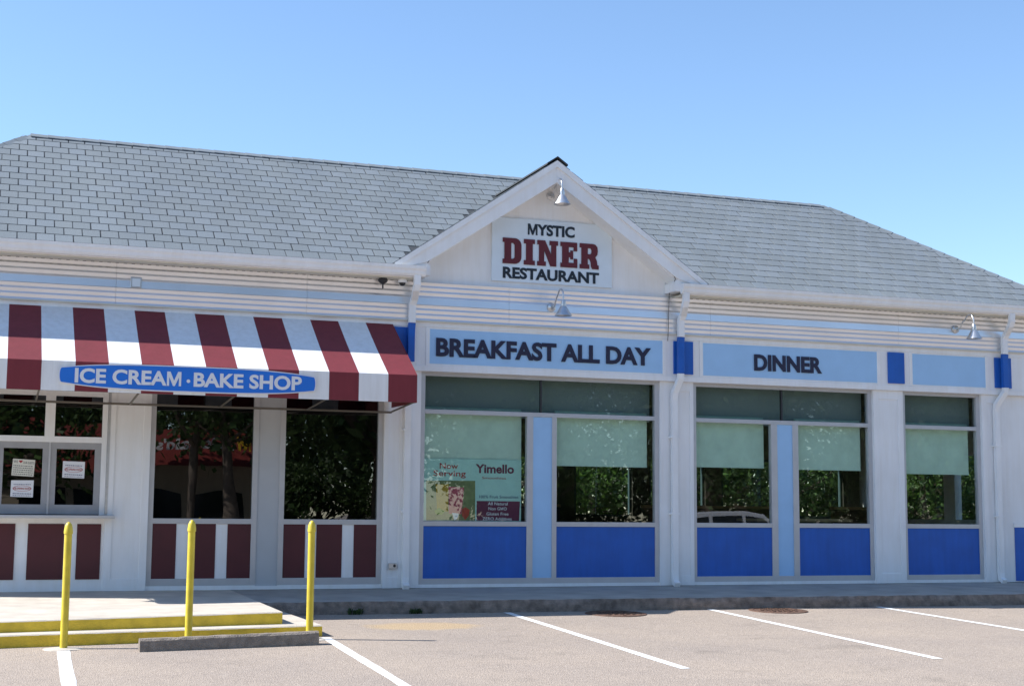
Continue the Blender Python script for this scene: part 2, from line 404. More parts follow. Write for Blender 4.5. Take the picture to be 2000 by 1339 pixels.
# ------------------------------------------------------------------ sidewalk with kerb, entrance platform and step
def kerbY(x): return -1.86-.016*(x+2.4)
mb = MB(); xs = span(-2.82, 18, 180); prof = []
for i, x in enumerate(xs):
    k = kerbY(x); n1 = .016*math.sin(x*3.1)+random.uniform(-.014, .014); n2 = random.uniform(-.016, .016)
    zt = .035*k
    prof.append([(x, .12, 0), (x, -.9, -.0315), (x, k+.05, zt+.0), (x, k+.012, zt-.012+n2*.3), (x, k-.006+n1*.4, zt-.045+n2*.5), (x, k-.02+n1, zt-.10+n2*.5), (x, k-.035+n2, G(x, k)-.02), (x, k-.03, G(x, k)-.2)])
m = len(prof[0])
for p in prof: mb.v += p
for i in range(len(prof)-1):
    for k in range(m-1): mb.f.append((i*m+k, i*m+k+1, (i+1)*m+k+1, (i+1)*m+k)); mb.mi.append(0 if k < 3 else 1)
struct(mb.build('sidewalk', ['concrete', 'kerb_dark'], smooth=True))
def PT(x, y):   # platform top
    return y/3.95*(.056+.0188*max(0, -2.824-x))
def slab(name, xs, y0, y1, ztop, zbot, yb0=None):
    """slab with a flat top (material 0) and painted faces (material 1), worn top edge"""
    mb = MB()
    for i in range(len(xs)-1):
        a, b = xs[i], xs[i+1]; wa, wb = [random.uniform(-.006, .006) for _ in range(2)]
        e = .012
        mb.face([(a, y1, ztop(a, y1)), (b, y1, ztop(b, y1)), (b, y0+e, ztop(b, y0)), (a, y0+e, ztop(a, y0))], 0)
        mb.face([(a, y0+e, ztop(a, y0)), (b, y0+e, ztop(b, y0)), (b, y0, ztop(b, y0)-e+wb*.4), (a, y0, ztop(a, y0)-e+wa*.4)], 0)
        mb.face([(a, y0, ztop(a, y0)-e+wa*.4), (b, y0, ztop(b, y0)-e+wb*.4), (b, y0, zbot(b)), (a, y0, zbot(a))], 1)
    x = xs[-1]; mb.face([(x, y0, ztop(x, y0)-.012), (x, y0+.012, ztop(x, y0)), (x, y1, ztop(x, y1)), (x, y1, zbot(x)), (x, y0, zbot(x))], 2)
    return mb
pl_xs = span(-14, -2.824, 60)
o = slab('entrance_platform', pl_xs, -3.95, .12, PT, lambda x: PT(x, -3.95)-.16).build('entrance_platform', ['concrete_step', 'kerb_yellow', 'concrete_step']); struct(o)
LT = lambda x, y: -.189-.0133*max(0, -2.439-x)
st_xs = span(-14, -2.43, 60)
o = slab('entrance_step', st_xs, -4.3, -1.9, LT, lambda x: G(x, -4.3)-.05).build('entrance_step', ['concrete_step', 'kerb_yellow', 'concrete_step']); struct(o)

# bollards
for x, lab in ((-5.272, 'yellow steel bollard nearest the service window, at the head of a painted stripe'), (-3.97, 'middle yellow steel bollard rising behind the left half of the wheel stop'), (-2.63, 'yellow steel bollard at the right end of the wheel stop, by the step corner')):
    y = -4.55; z0 = G(x, y) if x < -5 else G(x, y); h = 1.0-z0+(.0 if x > -5 else -.03)
    t = thing('bollard', lab, 'bollard', (x, y, z0), 'yellow bollards along the entrance step')
    MB().lathe([(.0, -.05), (.040, -.05), (.040, h-.115)], (x, y, z0), 20).build('post', 'yellow_paint', t, smooth=True)
    MB().lathe([(.043, h-.13), (.047, h-.126), (.047, h-.10), (.045, h-.085), (.040, h-.05), (.029, h-.022), (.014, h-.005), (.0, h)], (x, y, z0), 20).build('domed_cap', 'yellow_paint', t, smooth=True)
    MB().lathe([(.0, .012), (.15, .010), (.21, .002), (.22, -.02)], (x, y, z0), 14).build('footing', 'concrete_step', t, smooth=True)
# wheel stop
mb = MB(); xa, xb = -4.535, -2.635; rows = []
for i in range(25):
    x = xa+(xb-xa)*i/24; z = G(x, -5.0)-.02; j = lambda: random.uniform(-.004, .004)
    tz = -.244+(-.196+.244)*(x-xa)/(xb-xa)
    rows.append([(x, -5.09+j(), z), (x, -5.075+j(), tz-.02+j()), (x, -5.055, tz+j()), (x, -4.945, tz+j()), (x, -4.925, tz-.02), (x, -4.91, z)])
for a, b in zip(rows, rows[1:]):
    for k in range(5): mb.face([a[k], a[k+1], b[k+1], b[k]])
ra = [(p[0]-(.03 if k in (0, 5) else 0), p[1], p[2]) for k, p in enumerate(rows[0])]
mb.face(rows[0]); mb.face(rows[-1])
tag(mb.build('wheel_stop', 'stop_concrete'), 'rough grey concrete wheel stop lying in front of the yellow step', 'wheel stop')
# manhole covers
for (u, v, lab) in ((1203, 1198, 'round iron manhole cover half in the shadow, beside the second stripe'), (1520, 1192, 'rusty round manhole cover in the sun near the kerb')):
    d = ray(u, v); t = (-.185+.03*CAM.y-CAM.z)/(d.z-.03*d.y); p = CAM+d*t
    th = thing('manhole_cover', lab, 'manhole cover', (p.x, p.y, G(p.x, p.y)), 'manhole covers by the kerb')
    R = Matrix.Rotation(math.atan(.03), 3, 'X')
    MB().lathe([(.36, .006), (.36, .012), (.42, .010), (.43, -.01)], p, 32, M=R).build('frame_ring', 'rust_iron', th, smooth=True)
    mb = MB().lathe([(0, .009), (.35, .009), (.352, -.01)], p, 32, M=R)
    for a in range(-3, 4):
        for b_ in range(-3, 4):
            if a*a+b_*b_ < 10: q = R @ Vector((a*.09, b_*.09, 0)); mb.box(p.x+q.x-.025, p.x+q.x+.025, p.y+q.y-.025, p.y+q.y+.025, p.z+q.z+.004, p.z+q.z+.016)
    mb.build('lid', 'rust_iron', th)
# weeds growing from the kerb joint
for (u, v, s, lab) in ((695, 1193, .10, 'small green weed tuft at the kerb foot beside the steps'), (812, 1188, .085, 'small green weed growing from the shaded kerb face')):
    x = XX(u, v, -1.95); y = kerbY(x)-.05; z = G(x, y); mb = MB()
    for i in range(46):
        a = random.uniform(0, 6.28); r = random.uniform(.2, 1)*s; h = random.uniform(.3, 1)*s; bx, by = x+random.uniform(-.09, .09), y+random.uniform(-.02, .02)
        tip = Vector((bx+math.cos(a)*r*.6, by+math.sin(a)*r*.35, z+h)); sd_ = Vector((-math.sin(a), math.cos(a), 0))*.012
        mid = Vector((bx, by, z)).lerp(tip, .5)+Vector((0, 0, .02))
        mb.face([(bx, by, z-.01), mid-sd_, tip, mid+sd_])
    tag(mb.build('weed', 'leaf_dark'), lab, 'weed', 'weeds along the kerb')

# ------------------------------------------------------------------ the diner building
B = thing('diner_building', 'long white diner with grey shingled hip roof, blue panels and a front gable', 'building', (2, 0, 0))
EZ, EY, RZ, RY, RXL, RXR = 4.72, -.45, 6.97, 2.75, -5.73, 8.67
CXL, CXR = RXL-3.2, RXR+3.2
GX, GZ, GH = 1.94, 6.526, 2.566            # gable apex x, z, half width
GSL = (GZ-4.756)/GH
zb0, zt0 = 0.0, 3.144
# pilasters / wall boards: (u0,u1) on Y=0 ; board face proud of the frames
PF = -.07
def X0(u, v=950): return XX(u, v, PF)
def board(name, x0, x1, z0, z1, y0=PF, y1=.12, m='white_paint', parent=B, bevel=.004): return MB().box(x0, x1, y0, y1, z0, z1).build(name, m, parent, bevel=bevel)
def pilaster(x0, x1, inset=True):
    p = board('pilaster', x0, x1, 0, 3.2)
    if inset:   # raised edge boards around a recessed field
        d = min(.1, (x1-x0)*.22)
        for a, b in ((x0, x0+d), (x1-d, x1)): MB().box(a, b, PF-.016, PF+.002, .0, 3.199).build('edge_board', 'white_paint', p, bevel=.003)
        MB().box(x0+d, x1-d, PF-.0158, PF+.002, 0, .16).build('base_board', 'white_paint', p, bevel=.003)
        MB().box(x0+d, x1-d, PF-.0158, PF+.002, 3.05, 3.199).build('cap_board', 'white_paint', p, bevel=.003)
    return p
xl1, xl2, xl3, xl4 = -3.921, -2.55, -2.086, -.71
D0, D1, E0, E1 = 4.511, 7.707, 8.439, 9.878
jam = .075
pilaster(X0(207), xl1-jam)                     # between service window and first dark window
pilaster(xl4+jam, -.33, True)
pilaster(-.33, -.0-jam, False)
pilaster(3.781+jam, 4.14, False); pilaster(4.14, D0-jam)
pilaster(D1+jam, E0-jam)
pilaster(E1+jam, 10.42, True)
board('end_wall', 10.42, 11.42, 0, 3.2, y0=-.05)
MB().box(X0(1980), 11.2, -.062, -.049, .02, .93).build('blue_panel', 'royal_blue', B)
MB().box(X0(1978), 11.3, -.075, -.051, .93, 1.0).build('panel_cap', 'white_trim', B)
# frieze above the windows
FR0 = -.12
fz0, fz1 = 3.2, 3.95
board('frieze', -8.4, 11.42, fz0, fz1, y0=FR0)
MB().box(-8.4, 11.42, FR0-.012, FR0+.002, 3.865, 3.952).build('frieze_rail', 'white_trim', B, bevel=.003)
MB().box(-8.4, 11.42, FR0-.012, FR0+.002, fz0, 3.285).build('frieze_rail', 'white_trim', B, bevel=.003)
for a, b in ((.029, 3.875), (4.59, 7.84), (8.54, 10.02)):
    MB().box(a, b, FR0-.006, FR0+.002, 3.316, 3.836).build('frieze_panel', 'light_blue', B)
    for c, d in ((a-.06, a), (b, b+.06)): MB().box(c, d, FR0-.0115, FR0+.002, 3.287, 3.863).build('panel_stile', 'white_trim', B, bevel=.003)
for a, b in ((-.62, -.21), (4.064, 4.406), (8.05, 8.37), (10.21, 10.55)):
    MB().box(a, b, FR0-.03, FR0+.002, 3.318, 3.842).build('frieze_block', 'royal_blue', B, bevel=.004)
# corrugated metal band
def band(x0, x1, z0=3.957, z1=4.53):
    pts = []; yo, yi = -.150, -.138
    def reeds(z, n, h):
        for _ in range(n):
            pts.append((yo, z)); pts.append((yi, z-h*.62)); pts.append((yo, z-h)); z -= h
        return z
    h = (z1-z0-.115)/6
    z = reeds(z1, 3, h); pts.append((yi-.004, z-.002)); pts.append((yo+.0, z-.108)); pts.append((yi+.002, z-.115)); z = reeds(z-.115, 3, h)
    poly = pts+[(-.06, z0), (-.06, z1)]
    return MB().prism(poly, x0, x1, 'x').build('metal_band', 'aluminium', B)
seams = [-8.4, -6.9, -4.55, -1.85, -.245, 1.28, 4.02, 4.72, 8.27, 10.45, 11.42]
for a, b in zip(seams, seams[1:]): band(a+.0015, b-.0015)
MB().box(-8.4, 11.42, -.165, -.10, 3.935, 3.9575).build('band_trim', 'cream_soffit', B)

# storefront windows
FM, FY0, FY1, GY = 'frame_metal', -.03, .06, .02
def fr(mb, x0, x1, z0, z1, y0=FY0, y1=FY1): mb.box(x0, x1, y0, y1, z0, z1)
def pane(par, x0, x1, z0, z1, m='glass', y=GY):
    mb = MB(); mb.face([(x0, y, z0), (x1, y, z0), (x1, y, z1), (x0, y, z1)]); return mb.build('pane', m, par)
def storefront(x0, x1, div=None, tm=None):
    n_ = bpy.data.objects.new('storefront_window', None); sc.collection.objects.link(n_); n_.location = (x0, 0, 0); n_.parent = B; n_.matrix_parent_inverse = parent_inv(B)
    mb = MB(); fr(mb, x0-jam, x0, .03, 3.2); fr(mb, x1, x1+jam, .03, 3.2)
    fr(mb, x0, x1, .05, .134, FY0+.001); fr(mb, x0, x1, 2.575, 2.64, FY0+.001); fr(mb, x0, x1, 3.144, 3.2, FY0+.001)
    parts = [(x0, x1)] if not div else [(x0, div[0]), (div[3], x1)]
    for a, b in parts: fr(mb, a, b, .905, .976, FY0+.001)
    if div: fr(mb, div[0], div[1], .134, 2.575, FY0+.0005); fr(mb, div[2], div[3], .134, 2.575, FY0+.0005)
    mb.build('frame', FM, n_, bevel=.003)
    MB().box(x0-jam, x1+jam, -.035, .08, .0, .05).build('base_strip', 'white_trim', n_)
    for a, b in parts:
        MB().box(a, b, -.012, .03, .134, .905).build('kick_panel', 'royal_blue', n_)
        pane(n_, a, b, .976, 2.575)
    if div: MB().box(div[1], div[2], -.014, .03, .134, 2.575).build('divider_panel', 'light_blue', n_)
    if tm:
        pane(n_, x0, tm-.012, 2.64, 3.144, 'glass_smoke'); pane(n_, tm+.012, x1, 2.64, 3.144, 'glass_smoke')
        MB().box(tm-.012, tm+.012, 0, .05, 2.64, 3.144).build('transom_mullion', 'dark_metal', n_)
    else: pane(n_, x0, x1, 2.64, 3.144, 'glass_smoke')
    return n_
Wd = [XX(u) for u in (1028, 1040, 1077, 1086)]; Dd = [XX(u) for u in (1505, 1517, 1547, 1558)]
storefront(0, 3.781, Wd, XX(1057, 770)); storefront(D0, D1, Dd, XX(1527, 790)); storefront(E0, E1)
# dark windows of the shop under the awning
def shop_window(x0, x1, stripes):
    n_ = bpy.data.objects.new('shop_window', None); sc.collection.objects.link(n_); n_.location = (x0, 0, 0); n_.parent = B; n_.matrix_parent_inverse = parent_inv(B)
    mb = MB(); fr(mb, x0-jam, x0, .03, 3.2); fr(mb, x1, x1+jam, .03, 3.2); fr(mb, x0, x1, .06, .159, FY0+.001); fr(mb, x0, x1, .92, .993, FY0+.001); fr(mb, x0, x1, 3.0, 3.2, FY0+.001)
    mb.build('frame', FM, n_, bevel=.003)
    MB().box(x0-jam, x1+jam, -.035, .08, 0, .06).build('base_strip', 'white_trim', n_)
    pane(n_, x0, x1, .993, 3.0, 'glass_dark')
    MB().box(x0, x1, -.008, .03, .159, .92).build('kick_board', 'white_trim', n_)
    for a, b in stripes: MB().box(max(x0, a), min(x1, b), -.016, -.006, .1592, .9198).build('maroon_panel', 'maroon', n_)
    return n_
shop_window(xl1, xl2, [(xl1, XX(343, 1070)), (XX(366, 1070), XX(420, 1070)), (XX(443, 1070), xl2)])
shop_window(xl3, xl4, [(xl3, XX(595, 1070)), (XX(617, 1070), XX(667, 1070)), (XX(690, 1070), xl4)])
MB().box(xl2+jam, xl3-jam, -.012, .05, 0.05, 3.2).build('grey_panel', 'grey_panel', B)
MB().box(xl2+jam, xl3-jam, -.034, .05, 0, .0499).build('base_strip', 'white_trim', B)
# service window
sv = bpy.data.objects.new('service_window', None); sc.collection.objects.link(sv); sv.location = (-5.5, 0, 0); sv.parent = B; sv.matrix_parent_inverse = parent_inv(B)
sx1 = XX(197, 900); sx0 = sx1-2.95; mid = XX(95, 930); z_sh = 1.02
mb = MB(); fr(mb, sx1, sx1+.07, 1.03, 3.2, -.05); fr(mb, sx0-.07, sx0, 1.03, 3.2, -.05); fr(mb, sx0, sx1, 2.02, 2.10, -.045); fr(mb, sx0, sx1, 2.66, 2.8, -.045)
um = XX(98, 820); fr(mb, um-.065, um+.065, 2.10, 2.66, -.044)
for k in range(1, 2): fr(mb, um-1.45-.065, um-1.45+.065, 2.10, 2.66, -.044)
mb.build('frame', 'white_trim', sv, bevel=.003)
for a, b in ((um+.065, sx1), (um-1.385, um-.065), (sx0, um-1.515)): pane(sv, a, b, 2.10, 2.66, 'glass_dark')
def sash(a, b):
    s_ = MB(); t = .085
    s_.box(a, b, -.02, .03, 1.04, 1.17); s_.box(a, b, -.02, .03, 1.93, 2.02); s_.box(a, a+t, -.0195, .03, 1.17, 1.93); s_.box(b-t, b, -.0195, .03, 1.17, 1.93)
    q = s_.build('sash', 'sash_grey', sv, bevel=.003); pane(q, a+t, b-t, 1.17, 1.93, 'glass_dark', .01)
sw = sx1-mid-.006
sash(mid+.006, sx1); sash(mid-.006-sw, mid-.006); sash(mid-.018-2*sw, mid-.018-sw); sash(sx0, mid-.03-2*sw)
MB().box(mid-.012, mid+.012, -.034, .0, 1.04, 2.02).build('meeting_rail', 'frame_metal', sv)
MB().box(sx0-.1, XX(224, 1007, -.25), -.27, .05, .985, 1.03).build('counter_shelf', 'frame_metal', sv, bevel=.008)
MB().box(sx0, XX(203, 1080), -.03, .05, .0, .985).build('kick_board', 'white_trim', sv)
for u0, u1 in ((53, 124), (149, 196), (-45, 28), (-150, -75)): MB().box(XX(u0, 1070, -.04), XX(u1, 1070, -.04), -.042, -.028, .16, .91).build('maroon_panel', 'maroon', sv)
MB().box(XX(206, 950, -.06), XX(211, 950, -.06), -.09, -.05, 1.03, 2.75).build('corner_flashing', 'galvanised', B)
board('wall', -8.4, sx0-.07, 0, 3.2)
# side walls, back wall with window openings, floor, ceilings, partition
MB().box(-8.4, -8.25, .12, 5.9, 0, 4.6).build('side_wall', 'white_paint', B); sw_ = MB(); sw_.box(11.27, 11.42, .12, 5.9, 0, 1.05); sw_.box(11.27, 11.42, .12, 5.9, 2.25, 4.6)
for a, b in ((.12, 1.4), (2.5, 2.85), (4.5, 5.9)): sw_.box(11.27, 11.42, a, b, 1.05, 2.25)
sw_.build('side_wall', 'white_paint', B)
for a, b in ((1.4, 2.5), (2.85, 4.5)): mb = MB(); mb.face([(11.34, a, 1.05), (11.34, b, 1.05), (11.34, b, 2.25), (11.34, a, 2.25)]); mb.build('side_pane', 'glass', B)
MB().box(-8.25, 11.27, .121, 5.75, -.15, -.002).build('floor', 'interior_floor', B); MB().box(-8.25, 11.27, .121, 5.75, 3.3, 3.4).build('ceiling', 'interior_wall', B)
MB().box(-8.4, 11.42, .0, .119, 3.95, 4.6).build('upper_wall', 'white_paint', B)
MB().box(-.5, -.38, .121, 5.75, 0, 3.3).build('partition_wall', 'interior_dark', B)
MB().box(-8.25, -.5, 2.2, 2.3, 0, 3.3).build('partition_wall', 'interior_dark', B)
mb = MB(); yb0, yb1 = 5.75, 5.9; mb.box(-8.25, -.4, yb0, yb1, 0, 3.3)
ops = []; x = -.1
while x < 10.8: ops.append((x, min(x+1.25, 11.1))); x += 1.62
prev = -.4
for a, b in ops: mb.box(prev, a, yb0, yb1, 0, 3.3); mb.box(a, b, yb0, yb1, 0, 1.05); mb.box(a, b, yb0, yb1, 2.25, 3.3); prev = b
mb.box(prev, 11.27, yb0, yb1, 0, 3.3); mb.build('back_wall', 'interior_wall', B)
for a, b in ops:
    q = MB(); q.box(a, a+.05, 5.78, 5.86, 1.05, 2.25); q.box(b-.05, b, 5.78, 5.86, 1.05, 2.25); q.box(a+.05, b-.05, 5.78, 5.86, 1.05, 1.1); q.box(a+.05, b-.05, 5.78, 5.86, 2.2, 2.25); pass
    wn = q.build('back_window', 'teal_frame', B); pane(wn, a+.05, b-.05, 1.1, 2.2, 'glass', 5.82)

# soffit, fascia, gutters
MB().box(-8.6, -.2, -.40, 0, 4.53, 4.56).build('soffit', 'cream_soffit', B); MB().box(4.08, 11.6, -.40, 0, 4.53, 4.56).build('soffit', 'cream_soffit', B)
mb = MB(); x = -8.4
while x < 11.3:
    if not (-.25 < x < 4.15): mb.box(x-.022, x+.022, -.20, -.17, 4.527, 4.5305)
    x += .11
stuff(mb.build('soffit_vents', 'dark_metal', B))
MB().box(CXL+.05, -.2, -.41, -.38, 4.55, 4.69).build('fascia', 'white_trim', B); MB().box(4.08, CXR-.05, -.41, -.38, 4.55, 4.69).build('fascia', 'white_trim', B)
gp = [(-.41, 4.565), (-.475, 4.565), (-.50, 4.60), (-.505, 4.64), (-.525, 4.67), (-.53, 4.715), (-.518, 4.715), (-.51, 4.675), (-.49, 4.64), (-.47, 4.58), (-.42, 4.58), (-.42, 4.715), (-.41, 4.715)]
for a, b in ((CXL, XX(832, 525, -.5)), (XX(1334, 565, -.5), CXR)):
    g = MB().prism(gp, a, b, 'x').build('gutter', 'white_trim', B)
    for e in (a, b): MB().prism([(-.412, 4.562), (-.478, 4.562), (-.508, 4.60), (-.533, 4.67), (-.534, 4.718), (-.412, 4.718)], e-.004, e+.004, 'x').build('end_cap', 'white_trim', g)

# roof
roof = bpy.data.objects.new('roof', None); sc.collection.objects.link(roof); roof.location = (2, 0, EZ); roof.parent = B; roof.matrix_parent_inverse = parent_inv(B)
TH = math.atan2(RZ-EZ, RY-EY); SL = math.hypot(RZ-EZ, RY-EY)
mb = MB(); BYB = 2*RY-EY
yv = EY+(GZ-EZ)/math.tan(TH); vx = (GZ-EZ)/GSL
mb.face([(CXL, EY, EZ), (GX-vx, EY, EZ), (GX, yv, GZ), (GX+vx, EY, EZ), (CXR, EY, EZ), (RXR, RY, RZ), (RXL, RY, RZ)])
mb.face([(CXL, BYB, EZ), (RXL, RY, RZ), (RXR, RY, RZ), (CXR, BYB, EZ)]); mb.face([(CXL, EY, EZ), (RXL, RY, RZ), (CXL, BYB, EZ)]); mb.face([(CXR, EY, EZ), (CXR, BYB, EZ), (RXR, RY, RZ)])
mb.build('roof_deck', 'shingle_under', roof)
NR = 17; EX = SL/NR; TW = .245
def tabmb(mb, w_=TW-.015, M=None):
    y0, y1 = .010, EX*1.02; t0, t1 = .010, .004; x0, x1 = -w_/2, w_/2
    P = [(x0, y0, 0), (x1, y0, 0), (x1, y1, -.002), (x0, y1, -.002), (x0, y0, t0), (x1, y0, t0), (x1, y1, t1), (x0, y1, t1)]
    b = len(mb.v); mb.v += [tuple(M @ Vector(p)) if M else p for p in P]
    for q in ((4, 5, 6, 7), (0, 1, 5, 4), (1, 2, 6, 5), (3, 0, 4, 7)): mb.f.append(tuple(b+i for i in q)); mb.mi.append(0)
Rf = Matrix.Rotation(TH, 4, 'X'); tabs = []; clipped = []
for r in range(NR):
    s = r*EX; c, sn = math.cos(TH), math.sin(TH); xa, xb = CXL+s*c, CXR-s*c; x = -9.2+(.5*TW if r % 2 else 0)
    while x < xb-.02:
        x += TW
        if x-TW/2 > xb-.02 or x+TW/2 < xa+.02: continue
        yy = EY+s*c; zz = EZ+s*sn; sm = s+EX*.5
        if EZ+sm*sn < GZ-GSL*abs(x-GX)-.03: continue
        xat, xbt = xa+EX*c, xb-EX*c
        if x-TW/2 < xat or x+TW/2 > xbt:
            h_ = TW/2-.0065; q = [max(x-h_, xa), min(x+h_, xb), min(x+h_, xbt), max(x-h_, xat)]
            if q[3] < q[2]+.0 and q[0] < q[1]: clipped.append((q, s))
            elif q[0] < q[1]: clipped.append(([q[0], q[1], (q[2]+q[3])/2, (q[2]+q[3])/2-.001], s))
            continue
        tabs.append((x+random.uniform(-.004, .004), yy, zz, r))
def vis(t):
    u, v = proj(t[:3]); return -20 < u < 2020
cand = sorted([t for t in tabs if vis(t)], key=lambda t: (Vector(t[:3])-CAM).length)
near = set(cand[:300]); smesh = None; rest = MB()
tm_ = MB(); tabmb(tm_); smesh = tm_.mesh('shingle', 'shingle')
for t in tabs:
    tl = random.uniform(-.004, .004)
    M = Matrix.Translation(t[:3]) @ Rf @ Matrix.Rotation(tl, 4, 'Z')
    if t in near:
        o = bpy.data.objects.new('shingle', smesh); sc.collection.objects.link(o); o.parent = roof; o.matrix_parent_inverse = parent_inv(roof)
        o.location = t[:3]; o.rotation_euler = M.to_euler()
    else: tabmb(rest, M=M)
for q, s in clipped:
    f_ = lambda x, d, h: (x, EY+(s+d)*math.cos(TH)-h*math.sin(TH), EZ+(s+d)*math.sin(TH)+h*math.cos(TH))
    b0, b1 = f_(q[0], .012, .010), f_(q[1], .012, .010)
    rest.face([b0, b1, f_(q[2], EX*1.02, .004), f_(q[3], EX*1.02, .004)]); rest.face([f_(q[0], .012, 0), f_(q[1], .012, 0), b1, b0])
# coarse rows on hip ends and back
for (A, Bp, C_) in (((CXL, BYB, EZ), (CXL, EY, EZ), (RXL, RY, RZ)), ((CXR, EY, EZ), (CXR, BYB, EZ), (RXR, RY, RZ))):
    A, Bp, C_ = Vector(A), Vector(Bp), Vector(C_); ex = (Bp-A).normalized(); m_ = (A+Bp)/2; upv = (C_-m_); L = upv.length; upv.normalize(); nn = ex.cross(upv)
    for r in range(NR):
        f0 = r/NR; half = (Bp-A).length/2*(1-(r+1)/NR); x = -half
        while x < half-.2:
            x += TW; M = Matrix.Translation(m_+upv*(L*f0)+ex*(x-.12+(.12 if r % 2 else 0))) @ Matrix(((ex.x, upv.x, nn.x, 0), (ex.y, upv.y, nn.y, 0), (ex.z, upv.z, nn.z, 0), (0, 0, 0, 1)))
            tabmb(rest, M=M)
stuff(rest.build('shingle_field', 'shingle', roof))
# ridge and hip caps
def caps(p, q, step=.26):
    p, q = Vector(p), Vector(q); d = (q-p); n_ = int(d.length/step); d.normalize()
    side = d.cross(Vector((0, 0, 1))).normalized(); upn = side.cross(d).normalized(); cm = MB()
    a = -.0; hw, dr = .11, .055
    prof_ = [(-hw, -dr), (0, .012), (hw, -dr), (hw, -dr-.012), (0, 0), (-hw, -dr-.012)]
    L = step*1.05
    b = len(cm.v)
    for t, lift in ((0, .012), (L, .004)):
        for s_, h_ in prof_: cm.v.append(tuple(d*t + side*s_ + upn*(h_+lift)))
    for i in range(6): j = (i+1) % 6; cm.f.append((i, j, 6+j, 6+i)); cm.mi.append(0)
    cm.f.append((5, 4, 3, 2, 1, 0)); cm.mi.append(0); cm.f.append((6, 7, 8, 9, 10, 11)); cm.mi.append(0)
    me = cm.mesh('ridge_cap', 'shingle')
    for i in range(n_):
        o = bpy.data.objects.new('ridge_cap', me); sc.collection.objects.link(o); o.parent = roof; o.matrix_parent_inverse = parent_inv(roof); o.location = p+d*(i*step)
caps((RXL, RY, RZ), (RXR, RY, RZ)); caps((CXR, EY, EZ), (RXR, RY, RZ)); caps((CXL, EY, EZ), (RXL, RY, RZ))
# gable: wall, slab roof, rake boards
gz = lambda x: GZ-GSL*abs(x-GX)
gw = MB(); gw.prism([(-.5, 4.5), (4.4, 4.5), (4.4, gz(4.4)-.1), (GX, GZ-.12), (-.5, gz(-.5)-.1)], -.05, .02, 'y').build('gable_wall', 'white_paint', B)
for s in (-1, 1):
    xe = GX+s*(GH+.03); g0 = MB()
    t = .05
    pts2 = [(GX, GZ-.005), (xe, gz(xe)-.005), (xe, gz(xe)-t), (GX, GZ-t)]
    g0.prism(pts2, -.446, 2.3, 'y').build('gable_roof', 'shingle_under', roof)
    xi = GX+s*GH
    MB().prism([(GX, GZ-.052), (xi, gz(xi)-.052), (xi-s*.02, gz(xi)-.10), (GX+s*(GH-.50), gz(GX+s*(GH-.5))-.36+.05), (GX, GZ-.36)], -.445, -.41, 'y').build('rake_board', 'white_trim', B, bevel=.003)
    MB().prism([(GX, GZ-.012), (xi, gz(xi)-.012), (xi, gz(xi)-.10), (GX, GZ-.115)], -.468, -.4465, 'y').build('rake_moulding', 'white_trim', B)
    MB().prism([(GX, GZ-.335), (GX+s*(GH-.48), gz(GX+s*(GH-.48))-.335), (GX+s*(GH-.48), gz(GX+s*(GH-.48))-.30), (GX, GZ-.30)], -.41, -.04, 'y').build('rake_soffit', 'white_trim', B)
    # shingle edge rows on gable slope
    ge_ = MB(); L = math.hypot(GH+.06, (GH+.06)*GSL); dirv = Vector((s, 0, -GSL)).normalized(); nn = Vector((s*GSL, 0, 1)).normalized()
    for r in range(12):
        k0 = r/12
        for c in range(11):
            p = Vector((GX, -.345+c*.245, GZ)) + dirv*(L*(1-k0)) - nn*.008; e1 = Vector((0, 1, 0)); M = Matrix.Translation(p) @ Matrix(((0, -dirv.x, nn.x, 0), (1, -dirv.y, nn.y, 0), (0, -dirv.z, nn.z, 0), (0, 0, 0, 1)))
            tabmb(ge_, .238, M)
    stuff(ge_.build('gable_shingles', 'shingle', roof))
    # return block at the gable foot
    MB().prism([(xi-s*.0, 4.60), (xi-s*.56, 4.60), (xi-s*.56, 4.74), (xi-s*.42, 4.86), (xi-s*.0, 4.757)], -.43, -.06, 'y').build('gable_return', 'white_trim', B)
MB().prism([(GX-.17, GZ-.09), (GX, GZ+.03), (GX+.17, GZ-.09), (GX+.17, GZ-.065), (GX, GZ+.05), (GX-.17, GZ-.065)], -.48, 2.2, 'y').build('gable_cap', 'shingle_under', roof)

# ------------------------------------------------------------------ gable sign
sx_0, sx_1, sz_0, sz_1 = 1.015, 3.02, 4.64, 5.635
sg = thing('gable_sign', 'pale rectangular restaurant sign with red slab letters on the gable wall', 'sign', (2, -.05, 4.64))
MB().box(sx_0, sx_1, -.085, -.05, sz_0, sz_1).build('board', 'sign_white', sg, bevel=.004)
def PB(u, v, y=-.09): return PY(u, v, y)
def bl(u0, v0, u1, v1, y=-.09):
    a, b = PB(u0, v0, y), PB(u1, v1, y); z = (a.z+b.z)/2; return (a.x, y, z), (b.x, y, z)
def cap(u, vt, vb, y=-.09): return PY(u, vt, y).z-PY(u, vb, y).z
a, b = bl(1031, 459.5, 1123, 463.5); lettering('MYSTIC', a, b, cap(1032, 437.5, 459), sg, 'letter_black', .003, .036)
a, b = bl(982, 543.5, 1170, 553.5); lettering('RESTAURANT', a, b, cap(984, 522, 544), sg, 'letter_black', .003, .036)
